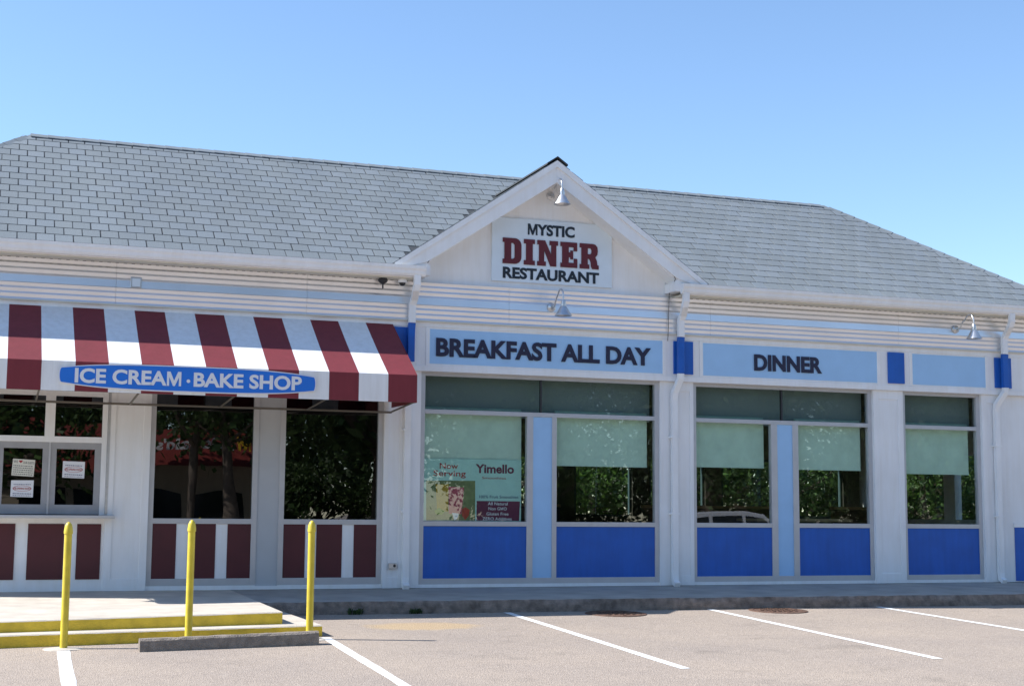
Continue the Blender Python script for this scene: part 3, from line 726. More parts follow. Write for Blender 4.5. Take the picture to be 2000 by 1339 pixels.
# slab-serif DINER built as polygons, each letter in a 0..w x 0..1 cell
def slab_letters():
    s, t = .34, .17     # stem, serif thickness
    def arc(cx, cz, rx, rz, a0, a1, n=8): return [(cx+rx*math.cos(math.radians(a0+(a1-a0)*i/n)), cz+rz*math.sin(math.radians(a0+(a1-a0)*i/n))) for i in range(n+1)]
    D = ([(0, 0), (.62, 0)] + arc(.62, .27, .33, .27, -90, 0, 5) + [(.95, .73)] + arc(.62, .73, .33, .27, 0, 90, 5) + [(0, 1), (0, .83), (.09, .83), (.09, .17), (0, .17)], [[(.43, .19), (.43, .81), (.54, .81), (.61, .74), (.61, .26), (.54, .19)]])
    I = ([(0, 0), (.56, 0), (.56, t), (.45, t), (.45, 1-t), (.56, 1-t), (.56, 1), (0, 1), (0, 1-t), (.11, 1-t), (.11, t), (0, t)], [])
    N = ([(0, 0), (.44, 0), (.44, t), (.35, t), (.35, .62), (.68, 0), (.98, 0), (.98, 1-t), (1.07, 1-t), (1.07, 1), (.63, 1), (.63, 1-t), (.72, 1-t), (.72, .45), (.40, 1), (0, 1), (0, 1-t), (.09, 1-t), (.09, t), (0, t)], [])
    E = ([(0, 0), (.88, 0), (.88, .36), (.70, .36), (.70, .19), (.43, .19), (.43, .41), (.52, .41), (.52, .33), (.66, .33), (.66, .68), (.52, .68), (.52, .60), (.43, .60), (.43, .81), (.69, .81), (.69, .66), (.87, .66), (.87, 1), (0, 1), (0, 1-t), (.09, 1-t), (.09, t), (0, t)], [])
    Rr = ([(0, 0), (.5, 0), (.5, t), (.42, t), (.42, .40), (.5, .40), (.57, .30), (.6, .1), (.66, 0), (1.0, 0), (1.0, .15), (.93, .17), (.9, .33), (.82, .47), (.93, .58), (.95, .72), (.93, .88), (.83, .97), (.7, 1), (0, 1), (0, 1-t), (.09, 1-t), (.09, t), (0, t)], [[(.42, .58), (.42, .82), (.56, .82), (.62, .76), (.62, .64), (.56, .58)]])
    return [(D, .95), (I, .56), (N, 1.07), (E, .88), (Rr, 1.0)]
def poly_letter(name, outer, holes, org, sx, sz, y0, y1, material, parent):
    cu = bpy.data.curves.new('c', 'CURVE'); cu.dimensions = '2D'; cu.fill_mode = 'BOTH'; cu.extrude = abs(y1-y0)/2
    for ring in [outer]+holes:
        sp = cu.splines.new('POLY'); sp.points.add(len(ring)-1); sp.use_cyclic_u = True
        for p, q in zip(sp.points, ring): p.co = (q[0]*sx, q[1]*sz, 0, 1)
    me = curve_mesh(cu)
    for v in me.vertices: x, y, z = v.co; v.co = (org[0]+x, (y0+y1)/2-z, org[2]+y)
    bm = bmesh.new(); bm.from_mesh(me); bmesh.ops.recalc_face_normals(bm, faces=bm.faces); bm.to_mesh(me); bm.free()
    me.materials.clear(); me.materials.append(MAT[material]); me.name = name; return link(name, me, parent)
L_ = slab_letters(); a, b = bl(981.5, 515, 1169, 525); tot = sum(w_ for _, w_ in L_)+.13*4; k = (b[0]-a[0])/tot; ch = cap(985, 464.5, 514.5); x = a[0]
for (poly, holes), w_ in L_:
    poly_letter('letter', poly, holes, (x, 0, a[2]), k, ch, -.10, -.08, 'letter_red', sg); x += (w_+.13)*k
# frieze lettering: raised letters
f1 = thing('breakfast_lettering', 'dark raised letters reading BREAKFAST ALL DAY on pale blue frieze', 'lettering', (2, -.13, 3.4))
YF = FR0-.016
a, b = bl(851.6, 696.8, 1271.4, 712.4, YF); lettering('BREAKFAST ALL DAY', a, b, cap(853, 661, 696.8, YF), f1, 'letter_navy', .007, .036)
f2 = thing('dinner_lettering', 'dark raised letters reading DINNER on pale blue frieze', 'lettering', (6, -.13, 3.4))
a, b = bl(1473.2, 723, 1605.4, 729.4, YF); lettering('DINNER', a, b, cap(1475, 691.4, 723, YF), f2, 'letter_navy', .007, .036)

# ------------------------------------------------------------------ awning
AY = -1.5; AT = (-.13, 3.88); AV = (AY, PY(400, 715.5, AY).z); AVB = PY(400, 772, AY).z
axr = XX(815, 740, AY); wst = (axr-XX(13, 735, AY))/13; nst = 15; axl = axr-nst*wst
aw = thing('awning', 'maroon and white striped fabric awning over the ice cream shop windows', 'awning', ((axl+axr)/2, -.13, AVB))
mb = MB()
mat('awning_white', (.80, .80, .80), .75, streak=.10, noise=.04, nscale=2.5, bump=.08, bscale=350); mat('awning_maroon', (.19, .022, .032), .75, streak=.12, noise=.1, nscale=2.5, bump=.08, bscale=350)
for i in range(nst):
    a, b = axr-(i+1)*wst, axr-i*wst; mi = 1 if i % 2 == 0 else 0; n_ = 6
    for j in range(n_):
        t0, t1 = j/n_, (j+1)/n_; sag = lambda t: -.012*math.sin(math.pi*t)
        P = lambda x, t: (x, AT[0]+(AV[0]-AT[0])*t, AT[1]+(AV[1]-AT[1])*t+sag(t))
        mb.face([P(a, t0), P(b, t0), P(b, t1), P(a, t1)], mi)
    mb.face([(a, AV[0], AV[1]), (b, AV[0], AV[1]), (b, AY-.004, AVB), (a, AY-.004, AVB)], mi)
for xs_ in (axl, axr): mb.face([(xs_, AT[0], AT[1]), (xs_, AV[0], AV[1]), (xs_, AY-.004, AVB), (xs_, AT[0], AVB+.02)], 1)
mb.build('canopy', ['awning_white', 'awning_maroon'], aw)
mb = MB(); yb = -.2
mb.tube([(axl, AY+.02, AVB+.015), (axr-.01, AY+.02, AVB+.015)], .016, 6); mb.tube([(axl, -.15, AVB-.05), (axr, -.15, AVB-.05)], .016, 6)
for i in range(0, nst+1, 3):
    x = axr-.02-i*wst*.999; mb.tube([(x, AY+.02, AVB+.015), (x, -.15, AVB-.05)], .014, 6); mb.tube([(x, AT[0]+.02, AT[1]-.04), (x, AV[0]+.03, AV[1]-.03), (x, AY+.03, AVB+.02)], .014, 6)
mb.tube([(axl, AV[0]+.03, AV[1]-.02), (axr, AV[0]+.03, AV[1]-.02)], .014, 6)
mb.build('frame', 'frame_tube', aw, smooth=True)
# sign on the valance
asn = thing('awning_sign', 'blue rounded sign reading ICE CREAM BAKE SHOP on the awning valance', 'sign', (-3.5, AY-.02, AVB))
YS = AY-.028; pl_, pr_ = PY(114, 733, YS), PY(618, 750, YS); cx = (pl_.x+pr_.x)/2; hw = (pr_.x-pl_.x)/2
zc = (PY(260, 736, YS).z+PY(560, 748, YS).z)/2; hh_ = (PY(366, 716, YS).z-PY(366, 767, YS).z)/2
def superell(hw, hh, n=64):
    top = [(hw*k/24, hh*(1-.42*abs(k/24)**3.2)) for k in range(-24, 25)]
    top = [(x*.985, z) for x, z in top]; e = top[-1][1]
    tip = [(hw*.985+hw*.015*math.sin(math.radians(a)), e*math.cos(math.radians(a))) for a in (20, 45, 70, 90, 110, 135, 160)]
    bot = [(x, -z) for x, z in reversed(top)]; tip2 = [(-x, -z) for x, z in tip]
    pts = top+tip+bot+tip2
    return pts
MB().prism([(cx+p[0], zc+p[1]) for p in superell(hw, hh_)], AY-.006, AY-.022, 'y').build('rim', 'print_white', asn)
MB().prism([(cx+p[0], zc+p[1]) for p in superell(hw-.015, hh_-.015)], AY-.0225, AY-.026, 'y').build('face', 'sign_blue', asn)
a, b = PY(145.5, 746.7, YS), PY(589, 762, YS); zz = (a.z+b.z)/2
lettering('ICE CREAM', (a.x, YS, zz), (PY(354, 754, YS).x, YS, zz), .188, asn, 'print_white', .003, .032, split=False, name='lettering')
lettering('BAKE SHOP', (PY(378, 755, YS).x, YS, zz), (b.x, YS, zz), .188, asn, 'print_white', .003, .032, split=False, name='lettering')
q = PY(368, 744, YS); MB().prism([(q.x+.024*math.cos(i*.524), q.z+.024*math.sin(i*.524)) for i in range(12)], YS-.003, YS+.003, 'y').build('dot', 'print_white', asn)

# ------------------------------------------------------------------ gutter downspouts
def downspout(ug, uw, ub, lab, top_v):
    xg = XX(ug, top_v, -.46); xw = XX(uw, 640, -.19); xb = XX(ub, 1000, -.13)
    t = thing('downspout', lab, 'downspout', (xb, -.13, 0), 'white downspouts on the front wall')
    w_, d_ = .10, .075; yw = -.225; yl = -.125
    MB().rectsweep([(xg, -.46, 4.575), (xg, -.455, 4.44), (xg-.01, -.43, 4.37), (xw+.02, -.27, 4.25), (xw, yw, 4.17), (xw, yw, 4.05), (xw, yw, 3.90)], w_, d_).build('upper_pipe', 'white_trim', t, bevel=.006)
    MB().rectsweep([(xw, yw, 3.8995), (xw-.005, yw+.01, 3.80), (xw-.01, yw+.0, 3.7), (xw-.01, yw, 3.32)], w_+.004, d_+.004).build('blue_section', 'royal_blue', t, bevel=.006)
    MB().rectsweep([(xw-.01, yw, 3.3195), (xw-.01, yw+.005, 3.24), (xb, yl-.02, 3.02), (xb, yl, 2.9), (xb, yl, .16), (xb-.005, yl-.02, .06), (xb-.005, yl-.10, .015)], w_, d_).build('lower_pipe', 'white_trim', t, bevel=.006)
    for z in (1.1, 2.3): MB().box(xb-.075, xb+.075, yl-.041, yl+.05, z, z+.03).build('strap', 'white_trim', t)
downspout(815, 803, 793, 'white downspout with blue painted section at the right end of the awning', 545)
downspout(1340, 1328, 1318, 'white downspout between the BREAKFAST and DINNER windows', 583)
downspout(1976, 1958, 1952, 'white downspout at the far right end, beyond the last window', 622)
# cable along the gable rake
yk = -.425; pth = [PY(u, v, yk) for u, v in ((833, 527), (834, 515), (842, 503), (858, 493), (960, 424), (1060, 360), (1078, 350), (1092, 351), (1110, 363), (1200, 435), (1300, 514), (1314, 528), (1319, 545), (1321, 570), (1320, 600), (1319, 640), (1318, 662))]
pth = [p if i < 13 else Vector((p.x, -.17, p.z)) for i, p in enumerate(pth)]
tag(MB().tube(pth, .0055, 6).build('cable', 'dark_metal', smooth=True), 'thin dark cable following the gable rake down to the downspout', 'cable')

# ------------------------------------------------------------------ gooseneck lamps
def lamp(u, v, us, vs, lab, wally):
    b = PY(u, v, wally); e = PY(us, vs, wally-.5)          # wall plate and shade neck
    t = thing('gooseneck_lamp', lab, 'lamp', b, 'gooseneck lamps on the front wall')
    Mx = Matrix.Rotation(math.radians(90), 3, 'X')
    MB().lathe([(0, .045), (.03, .045), (.045, .03), (.066, .018), (.07, 0)], b, 20, M=Mx).build('wall_plate', 'galvanised', t, smooth=True)
    x, y, z = b; pts = []
    top = e.z+.27
    ctrl = [Vector((x, y-.03, z)), Vector((x, y-.12, z+.0)), Vector((x, y-.20, z+.10)), Vector((x, y-.26, top-.07)), Vector((x, y-.34, top)), Vector((x, y-.43, top-.005)), Vector((x, y-.49, top-.07)), Vector((x, y-.50, e.z+.09))]
    for i in range(len(ctrl)-1):
        p0, p1, p2, p3 = ctrl[max(i-1, 0)], ctrl[i], ctrl[i+1], ctrl[min(i+2, len(ctrl)-1)]
        for k in range(5):
            s = k/5; pts.append(.5*((2*p1)+(-p0+p2)*s+(2*p0-5*p1+4*p2-p3)*s*s+(-p0+3*p1-3*p2+p3)*s**3))
    pts.append(ctrl[-1])
    MB().tube(pts, .0125, 10).build('arm', 'galvanised', t, smooth=True)
    c = Vector((x, y-.5, e.z))
    MB().lathe([(.0, .10), (.026, .10), (.03, .085), (.034, .08), (.034, .055), (.040, .05), (.040, .0), (.052, -.012), (.075, -.05), (.105, -.105), (.128, -.135), (.131, -.145), (.124, -.14), (.10, -.10), (.07, -.045), (.0, -.02)], c, 28).build('shade', 'galvanised', t, smooth=True)
lamp(1075, 383, 1100, 381, 'galvanised gooseneck lamp at the gable peak above the restaurant sign', -.05)
lamp(1077, 600, 1103, 598, 'galvanised gooseneck lamp on the metal band below the restaurant sign', -.15)
lamp(1866, 643, 1911, 645, 'sunlit galvanised gooseneck lamp at the far right under the gutter', -.15)
# small fittings
p = PY(748, 541, -.3); t = thing('black_camera', 'small black dome device hanging under the soffit', 'security camera', (p.x, -.3, 4.53))
MB().lathe([(.0, .0), (.06, 0), (.075, -.03), (.06, -.06), (.025, -.085), (.0, -.09)], (p.x, -.3, 4.53), 18).build('dome', 'dark_metal', t, smooth=True)
MB().tube([(p.x, -.3, 4.45), (p.x, -.3, 4.38)], .012, 8).build('stem', 'dark_metal', t)
p = PY(786, 545, -.3); t = thing('white_camera', 'small white dome security camera under the soffit by the downspout', 'security camera', (p.x, -.3, 4.53))
MB().lathe([(.0, 0), (.065, 0), (.068, -.035), (.058, -.05)], (p.x, -.3, 4.53), 18).build('housing', 'white_trim', t, smooth=True)
MB().lathe([(.05, -.05), (.045, -.075), (.025, -.095), (0, -.10)], (p.x, -.3, 4.53), 18).build('lens_dome', 'car_glass', t, smooth=True)
p = PY(266, 552, -.16); t = thing('junction_plate', 'small square pale cover plate on the metal band above the awning', 'cover plate', (p.x, -.16, p.z))
MB().box(p.x-.075, p.x+.075, -.175, -.14, p.z-.075, p.z+.075).build('frame', 'galvanised', t, bevel=.004); MB().box(p.x-.055, p.x+.055, -.181, -.174, p.z-.055, p.z+.055).build('cover', 'sign_white', t)
p = PY(766, 1104, -.09); t = thing('wall_outlet', 'small grey electrical outlet box low on the white pilaster', 'outlet box', (p.x, -.09, p.z))
MB().box(p.x-.06, p.x+.06, -.125, -.08, p.z-.04, p.z+.04).build('box', 'galvanised', t, bevel=.004); MB().lathe([(0, .003), (.02, .003), (.022, 0)], (p.x+.025, -.1255, p.z), 12, M=Matrix.Rotation(math.radians(90), 3, 'X')).build('socket', 'dark_metal', t)

# ------------------------------------------------------------------ blinds, poster, notices
def blind(x0, x1, z0, lab, y=.10):
    t = thing('roller_blind', lab, 'blind', ((x0+x1)/2, y, z0), 'green roller blinds')
    MB().box(x0, x1, y-.001, y+.001, z0+.03, 2.62).build('fabric', 'blind_fabric', t); MB().box(x0, x1, y-.006, y+.006, z0, z0+.03).build('bottom_bar', 'blind_fabric', t)
    MB().tube([(x0, y+.03, 2.66), (x1, y+.03, 2.66)], .03, 10).build('roller', 'blind_fabric', t, smooth=True)
blind(.03, Wd[0]-.05, 1.55, 'green roller blind behind the smoothie poster')
blind(Wd[3]+.03, 3.70, ZZ(1180, 911, .1), 'green roller blind in the right pane of the BREAKFAST window')
blind(D0+.02, Dd[0]-.07, ZZ(1430, 913, .1), 'green roller blind in the left pane of the DINNER window')
blind(Dd[3]+.02, D1-.08, ZZ(1625, 918, .1), 'green roller blind in the right pane of the DINNER window')
blind(E0+.02, E1-.09, ZZ(1832, 926, .1), 'green roller blind in the single rightmost window')
for a, b in ((0, 3.78), (D0, D1), (E0, E1)): MB().box(a, b, .17, .2, 2.56, 3.2).build('transom_backing', 'transom_fabric', B)
YP = .06
def pp(u, v): p = PY(u, v, YP); return p
ps = thing('smoothie_poster', 'pale green smoothie poster inside the left pane of the BREAKFAST window', 'poster', (.7, YP, 1.0))
px0, px1, pz0, pz1 = .02, Wd[0]-.06, .98, ZZ(900, 896, YP)
MB().box(px0, px1, YP, YP+.002, pz0, pz1).build('sheet', 'poster_green', ps)
# zoom coords (1964 wide for 220 px, origin 820,880)
zc_ = lambda zx, zy: pp(820+zx*220/1964, 880+zy*150/1339)
def flat(name, pts, m, dy=.001): MB().prism([(zc_(*p).x, zc_(*p).z) for p in pts], YP-dy, YP-dy+.0008, 'y').build(name, m, ps)
flat('photo_print', [(110, 515), (965, 520), (965, 1215), (110, 1210)], 'poster_olive')
flat('glass_print', [(275, 580), (500, 580), (490, 1060), (300, 1050)], 'poster_mango', .002)
flat('glass_print', [(500, 620), (770, 640), (725, 1100), (505, 1090)], 'poster_pink', .0025)
flat('fruit_print', [(250, 1040), (330, 990), (440, 1050), (380, 1110), (280, 1100)], 'poster_leaf', .003)
flat('fruit_print', [(735, 1010), (800, 980), (870, 1030), (850, 1130), (790, 1200), (735, 1130)], 'poster_straw', .003)
flat('label_print', [(560, 1075), (680, 1090), (650, 1180), (600, 1205)], 'paper', .0035)
flat('text_box', [(990, 870), (1745, 880), (1730, 1218), (985, 1215)], 'poster_maroon')
def ptext(s, zx0, zx1, zyb, caph, m, bold=.0):
    a, b = zc_(zx0, zyb), zc_(zx1, zyb); z = (a.z+b.z)/2
    for o in lettering(s, (a.x, YP-.003, z), (b.x, YP-.003, z), caph, ps, m, .0003, bold, split=False, name='print'): pass
ptext('Now', 345, 665, 310, .085, 'ink_red', .01); ptext('Serving', 235, 800, 440, .085, 'ink_red', .01); ptext('Yimello', 970, 1640, 390, .135, 'poster_maroon', .03)
ptext('Smoothies', 1085, 1500, 492, .035, 'ink_red'); ptext('100% Fruit Smoothies', 1035, 1715, 825, .043, 'ink_navy')
ptext('All Natural', 1185, 1530, 945, .045, 'paper', .01); ptext('Non GMO', 1195, 1515, 1032, .045, 'paper', .01); ptext('Gluten Free', 1160, 1545, 1122, .045, 'paper', .01); ptext('ZERO Additives', 1090, 1600, 1208, .045, 'paper', .01)
def notice(zpts, kind, lab):
    Yn = -.004; Q = [PY(220/1964*a, 860+b*150/1339, Yn) for a, b in zpts]     # tl,tr,br,bl
    t = thing('paper_notice', lab, 'notice', (sum(p.x for p in Q)/4, Yn, Q[3].z))
    MB().prism([(p.x, p.z) for p in Q], Yn, Yn+.001, 'y').build('sheet', 'paper_cream' if kind == 'we' else 'paper', t)
    tl, tr, br, bl_ = Q
    def at(s, r): a = tl.lerp(tr, s); b = bl_.lerp(br, s); p = a.lerp(b, r); return (p.x, Yn-.0012, p.z)
    H = (tl.z-bl_.z)
    def tx(s, s0, s1, r, c, m, bold=0.): lettering(s, at(s0, r), at(s1, r), c*H, t, m, .0003, bold, split=False, name='print')
    rs = random.Random(3)
    def scribble(s0, s1, r, c, m):      # a line too small to read: short strokes
        q = MB(); x_ = s0
        while x_ < s1-.02:
            l_ = rs.uniform(.03, .09); a_ = at(x_, r); b_ = at(min(s1, x_+l_), r); q.face([a_, b_, (b_[0], b_[1], b_[2]+c*H), (a_[0], a_[1], a_[2]+c*H)]); x_ += l_+.025
        stuff(q.build('print', m, t))
    if kind == 'we':
        tx('WE', .05, .24, .24, .15, 'ink_dark'); tx('OUR GUESTS', .48, .97, .26, .13, 'ink_dark')
        hx, _, hz = at(.36, .14); MB().prism([(hx+.022*math.sin(a)**3*1.1, hz+.0014*(13*math.cos(a)-5*math.cos(2*a)-2*math.cos(3*a)-math.cos(4*a))) for a in [i*.2618 for i in range(24)]], Yn-.0015, Yn-.0008, 'y').build('heart', 'ink_red', t)
        for i in range(5): scribble(.05, .95, .42+i*.125, .045, 'ink_dark')
    else:
        scribble(.12, .88, .27, .045, 'ink_navy'); tx('RE-OPENING SOON', .17, .83, .55, .12, 'ink_red', .02)
        c = Vector(at(.5, .49)); ring = MB(); n_ = 28
        for i in range(n_):
            a0, a1 = 2*math.pi*i/n_, 2*math.pi*(i+1)/n_; W_, Hh = .40*(tr.x-tl.x), .17*H
            f = lambda a, k: (c.x+W_*k*math.cos(a), c.y, c.z+Hh*k*math.sin(a)); ring.face([f(a0, .93), f(a1, .93), f(a1, 1.03), f(a0, 1.03)])
        ring.build('oval_print', 'ink_red', t)
        scribble(.1, .9, .82, .045, 'ink_navy'); scribble(.1, .9, .93, .03, 'ink_navy')
notice([(228, 312), (615, 338), (583, 628), (196, 603)], 'we', 'cream handwritten notice with a red heart on the left service window')
notice([(195, 690), (590, 690), (572, 988), (177, 975)], 're', 'white RE-OPENING SOON notice below the handwritten one, left service window')
notice([(1100, 355), (1483, 370), (1468, 660), (1083, 642)], 're', 'white RE-OPENING SOON notice alone on the right service window')

# ------------------------------------------------------------------ interior furniture
def booth(x, y, w_, lab, m='wood_brown'):
    t = thing('booth_bench', lab, 'bench', (x, y, 0), 'booth benches inside the diner')
    MB().box(x, x+w_, y, y+.5, .0, .45).build('seat', m, t, bevel=.02); MB().box(x, x+w_, y+.5, y+.62, 0, 1.22).build('backrest', m, t, bevel=.02)
    MB().box(x-.005, x+w_+.005, y+.49, y+.63, 1.22, 1.27).build('top_rail', 'table_tan', t)
booth(4.9, 2.3, 1.3, 'brown booth bench seen through the left DINNER pane'); booth(6.4, 2.6, 1.4, 'brown booth bench seen through the right DINNER pane'); booth(8.6, 2.0, 1.6, 'brown wooden booth bench behind the rightmost window'); booth(2.2, 2.8, 1.3, 'dark booth bench deep behind the right BREAKFAST pane', 'seat_navy')
t = thing('long_table', 'tan topped table just inside the right DINNER pane', 'table', (6.8, .9, 0))
MB().box(5.9, 7.75, .55, 1.25, 1.0, 1.05).build('tabletop', 'table_tan', t, bevel=.01)
for x in (6.05, 7.6): MB().box(x-.04, x+.04, .86, .94, 0, 1.0).build('leg', 'dark_metal', t)
t = thing('pendant_lamp', 'small black pendant lamp hanging behind the left DINNER pane', 'lamp', (5.0, 2.0, 2.0)); MB().lathe([(.0, .16), (.04, .16), (.06, .12), (.19, .0), (.18, .0)], (5.0, 2.0, 2.0), 16).build('shade', 'dark_metal', t, smooth=True); MB().tube([(5.0, 2.0, 2.15), (5.0, 2.0, 3.3)], .008, 6).build('cord', 'dark_metal', t)

# ------------------------------------------------------------------ trees (behind the diner, and across the lot where the panes reflect them)
def tree_meshes(seed, h, cr, nleaf, leafm, ls, low=False, rk=.028):
    rnd = random.Random(seed); tb = MB(); pts = [Vector((0, 0, -.1))]; lean = Vector((rnd.uniform(-.12, .12), rnd.uniform(-.12, .12), 0))
    for i in range(1, 6): pts.append(Vector((lean.x*i*h*.12+rnd.uniform(-.08, .08), lean.y*i*h*.12+rnd.uniform(-.08, .08), h*.13*i)))
    r0 = h*rk; tb.tube(pts, [r0*1.25, r0, r0*.85, r0*.7, r0*.55, r0*.35], 9); cl = []
    for i in range(9):
        b = pts[2+i % 4]; a = i*2.4+rnd.uniform(-.4, .4); L = cr*rnd.uniform(.55, .95); e = b+Vector((math.cos(a)*L, math.sin(a)*L, h*rnd.uniform(.1, .32)))
        m_ = b.lerp(e, .5)+Vector((0, 0, -.05*L)); tb.tube([b, m_, e], [r0*.42, r0*.28, r0*.1], 6); cl += [e, m_.lerp(e, .5)]
    for i in range(34):
        a = rnd.uniform(0, 6.28); rr = cr*rnd.uniform(.2, 1)**.6; zz = rnd.uniform(-1, 1); k = math.sqrt(max(.05, 1-zz*zz)); cl.append(Vector((lean.x*h*.6+math.cos(a)*rr*k, lean.y*h*.6+math.sin(a)*rr*k, h*.66+zz*h*.34)) if not low else Vector((math.cos(a)*rr, math.sin(a)*rr, h*rnd.uniform(.05, .85))))
    lb = MB()
    for i in range(nleaf):
        c = rnd.choice(cl); s = cr*.23; p = c+Vector((rnd.gauss(0, s), rnd.gauss(0, s), rnd.gauss(0, s*.75)))
        n_ = Vector((rnd.gauss(0, 1), rnd.gauss(0, 1), rnd.gauss(.5, 1))).normalized(); u_ = n_.orthogonal().normalized(); u_.rotate(Matrix.Rotation(rnd.uniform(0, 6.28), 3, n_)); v_ = n_.cross(u_); k = ls*rnd.uniform(.6, 1.3)
        lb.face([p-u_*k, p-v_*k*.5, p+u_*k, p+v_*k*.5])
    return tb.mesh('trunk', 'bark', True), lb.v, lb.f, leafm
def finish_leaf(v, f, m):
    me = bpy.data.meshes.new('crown'); me.from_pydata(v, [], f); me.materials.append(MAT[m]); me.update(); return me
kinds = []
for sd_, h, cr, n_, lm, ls in ((1, 11, 4.2, 7000, 'leaf_dark', .17), (2, 9, 3.6, 6000, 'leaf_light', .15), (3, 13, 4.6, 7500, 'leaf_dark', .18)):
    tm, v, f, m_ = tree_meshes(sd_, h, cr, n_, lm, ls); kinds.append((tm, finish_leaf(v, f, m_)))
tm, v, f, m_ = tree_meshes(12, 17, 5.0, 7500, 'leaf_dark', .2, False, .012); kinds.append((tm, finish_leaf(v, f, m_)))
tm, v, f, m_ = tree_meshes(9, 4.2, 1.9, 5200, 'leaf_light', .10, True); kinds.append((tm, finish_leaf(v, f, m_)))
tm, v, f, m_ = tree_meshes(10, 5.5, 2.6, 5200, 'leaf_dark', .15, True); kinds.append((tm, finish_leaf(v, f, m_)))
def tree(x, y, k, s, rz, lab, group):
    nm_ = 'shrub' if k > 3 else 'tree'; z = G(x, y); t = thing(nm_, lab, nm_, (x, y, z), group); t.rotation_euler = (0, 0, rz); t.scale = (s, s, s)
    for nm, me in zip(('trunk', 'crown'), kinds[k]):
        o = bpy.data.objects.new(nm, me); sc.collection.objects.link(o); o.parent = t
i = 0
for x, y, k, s in ((-1, 11.5, 1, .55), (2.8, 10.5, 1, .5), (6.2, 11.5, 1, .55), (9.4, 10.2, 1, .5), (12.6, 11.5, 1, .55), (16, 10.5, 1, .5), (19.5, 12, 1, .6)):
    tree(x, y, k, s, i*1.3, 'sunlit green tree behind the diner, seen through its back windows', 'trees behind the diner'); i += 1
for x, y, k, s in ((-10, -46, 0, 1), (-6.5, -44, 0, 1.4), (1.4, -37.2, 3, 1), (2.75, -36.4, 3, 1.05), (10.5, -42, 0, 1.6), (15, -35, 1, 1), (20, -30, 0, .95), (25, -36, 2, 1), (31, -31, 0, 1), (37, -38, 2, 1.05), (43, -33, 0, 1), (52, -40, 2, 1.1)):
    tree(x, y, k, s, i*1.3, 'leafy tree across the parking lot, reflected in the diner windows', 'trees across the parking lot'); i += 1
for j in range(26):
    x = -40+j*5.2; tree(x, -68-(j % 3)*4, (0, 2)[j % 2], 1.3+.12*(j % 3), j*.9, 'tall dark tree of the wood behind the red roofed restaurant', 'wood across the road')

for j in range(12):
    t_ = tree(-2.2+j*2.3, 9.0+(j % 3)*.7, 4, .8+.08*(j % 3), j*1.1, 'bright green shrub behind the diner, seen through its back windows', 'shrubs behind the diner')
for j in range(5): tree(14.2+(j % 2)*.8, .8+j*1.7, 4, .75+.08*(j % 2), j*1.4, 'green shrub beyond the right end of the diner, seen through the rightmost window', 'shrubs at the right end of the diner')
for j in range(30):
    tree(-24+j*3.3, -63.5-(j % 2)*1.5 if -8 < -24+j*3.3 < 17 else -47-(j % 3)*2, 5, .8+.1*(j % 4), j*1.7, 'dark green shrub under the trees across the lot, reflected in the windows', 'shrubs across the parking lot')

# red roofed restaurant across the lot, reflected in the dark shop windows
rb = thing('red_roof_restaurant', 'restaurant with red mansard roof and white letters, reflected in dark window', 'building', (4, -56, -1.085))
MB().box(-6, 6.6, -62, -53, -1.1, 3.2).build('wall', 'beige_wall', rb)
mb = MB(); x0, x1, y0, y1 = -6.8, 7.3, -62.6, -52.2
mb.v += [(x0, y0, 3.1), (x1, y0, 3.1), (x1, y1, 3.1), (x0, y1, 3.1), (x0+1.2, y0+1.2, 5.3), (x1-1.2, y0+1.2, 5.3), (x1-1.2, y1-1.2, 5.3), (x0+1.2, y1-1.2, 5.3)]
mb.f += [(0, 1, 5, 4), (1, 2, 6, 5), (2, 3, 7, 6), (3, 0, 4, 7), (4, 5, 6, 7), (3, 2, 1, 0)]; mb.mi += [0]*6; mb.build('roof', 'red_roof', rb)
for x in (-5, -2.2, 0.6, 3.6): wn = MB().box(x, x+2.2, -53.02, -52.96, .2, 2.2).build('window', 'car_glass', rb)
lettering('M', (6.3, -51.95, 3.85), (5.55, -51.95, 3.85), .85, rb, 'yellow_sign', .06, .03)
lettering('cDonald\'s', (5.45, -51.95, 3.85), (1.3, -51.95, 3.85), .68, rb, 'print_white', .06, .03)
# white rail fence in front of the wood
fn = thing('white_rail_fence', 'white railing across the lot, reflected in the right dark shop window', 'fence', (13, -33, G(13, -33)))
z = G(13, -33)
for zz in (z+.25, z+1.05): MB().box(5, 21, -33.03, -32.97, zz, zz+.07).build('rail', 'fence_white', fn)
for k in range(64): MB().box(5.1+k*.25, 5.15+k*.25, -33.02, -32.98, z+.05, z+1.06).build('baluster', 'fence_white', fn)
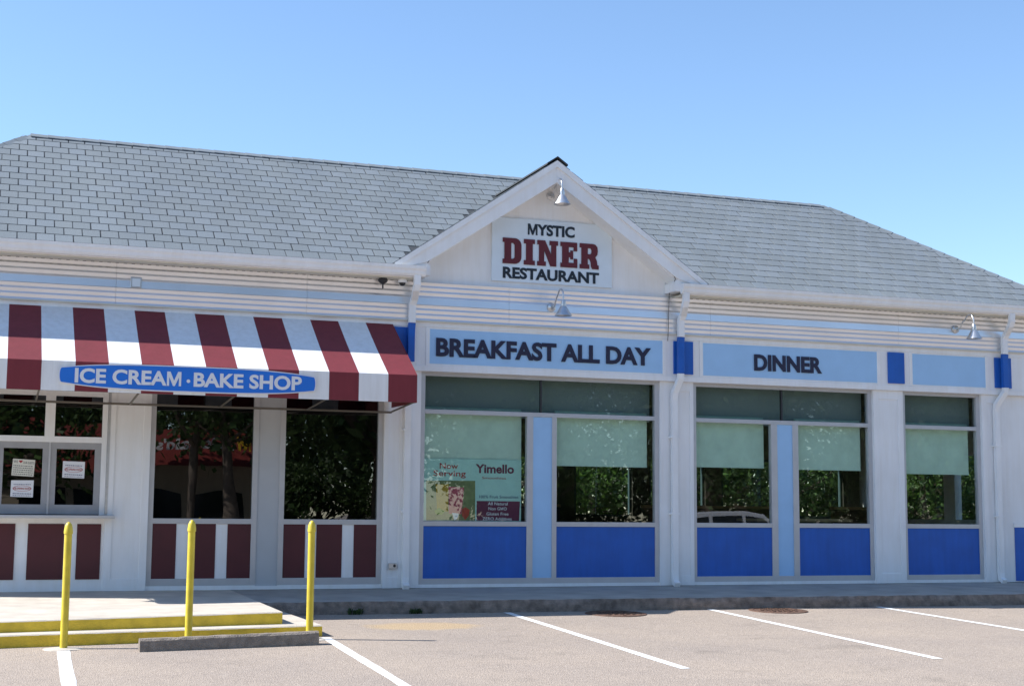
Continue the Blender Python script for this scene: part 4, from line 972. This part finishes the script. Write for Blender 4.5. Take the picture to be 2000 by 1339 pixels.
# parked white suv, reflected at the foot of the DINNER window
cx, cy = 12.6, -13.5; cz = G(cx, cy); cr_ = thing('parked_suv', 'white sport utility vehicle reflected at the foot of the DINNER window', 'car', (cx, cy, cz))
low = [(-2.3, .35), (-2.35, .75), (-2.28, 1.0), (1.0, 1.02), (1.35, 1.0), (2.2, .88), (2.32, .65), (2.3, .35)]
cab = [(-2.2, 1.0), (-2.05, 1.6), (-1.9, 1.74), (-.2, 1.78), (.35, 1.7), (1.15, 1.02)]
MB().prism([(cx+a, cz+b) for a, b in low], cy-.92, cy+.92, 'y').build('body', 'car_white', cr_, bevel=.05)
mb = MB(); n_ = len(cab)
for s_, wv in ((-1, 1), (1, 1)):
    for a, b in cab: mb.v.append((cx+a, cy+s_*(.9-.16*max(0, (b-1.0)/.78)), cz+b))
for k in range(n_): j = (k+1) % n_; mb.f.append((k, j, n_+j, n_+k)); mb.mi.append(0)
mb.f += [tuple(range(n_)), tuple(reversed(range(n_, 2*n_)))]; mb.mi += [0, 0]; mb.build('cabin', 'car_white', cr_, bevel=.03)
def sidey(b, s_): return cy+s_*(.905-.16*max(0, (b-1.0)/.78))
for s_ in (-1, 1):
    for q in ([(-2.0, 1.08), (-1.88, 1.58), (-1.25, 1.64), (-1.25, 1.08)], [(-1.15, 1.08), (-1.15, 1.64), (-.35, 1.66), (-.35, 1.08)], [(-.25, 1.08), (-.25, 1.66), (.28, 1.6), (.9, 1.08)]):
        mb = MB(); mb.face([(cx+a, sidey(b, s_)+s_*.006, cz+b) for a, b in q]); mb.build('side_window', 'car_glass', cr_)
mb = MB(); mb.face([(cx+.46, cy-.70, cz+1.63), (cx+.46, cy+.70, cz+1.63), (cx+1.13, cy+.82, cz+1.09), (cx+1.13, cy-.82, cz+1.09)]); mb.build('windscreen', 'car_glass', cr_)
for sx_ in (-1.4, 1.45):
    for s_ in (-1, 1):
        Mw = Matrix.Rotation(math.radians(90), 3, 'X'); c = (cx+sx_, cy+s_*.84, cz+.36)
        wl = MB().lathe([(.22, -.11), (.34, -.11), (.36, -.08), (.36, .08), (.34, .11), (.22, .11)], c, 24, M=Mw).build('tyre', 'black_rubber', cr_, smooth=True)
        MB().lathe([(0, -.10), (.22, -.10), (.22, .10), (0, .10)], c, 16, M=Mw).build('rim', 'galvanised', wl)
for s_ in (-1, 1): MB().box(cx-2.36, cx-2.2, cy+s_*.72-.1, cy+s_*.72+.1, cz+.8, cz+.98).build('tail_light', 'lens_red', cr_); MB().box(cx+2.1, cx+2.31, cy+s_*.68-.16, cy+s_*.68+.16, cz+.66, cz+.8).build('headlight', 'galvanised', cr_)
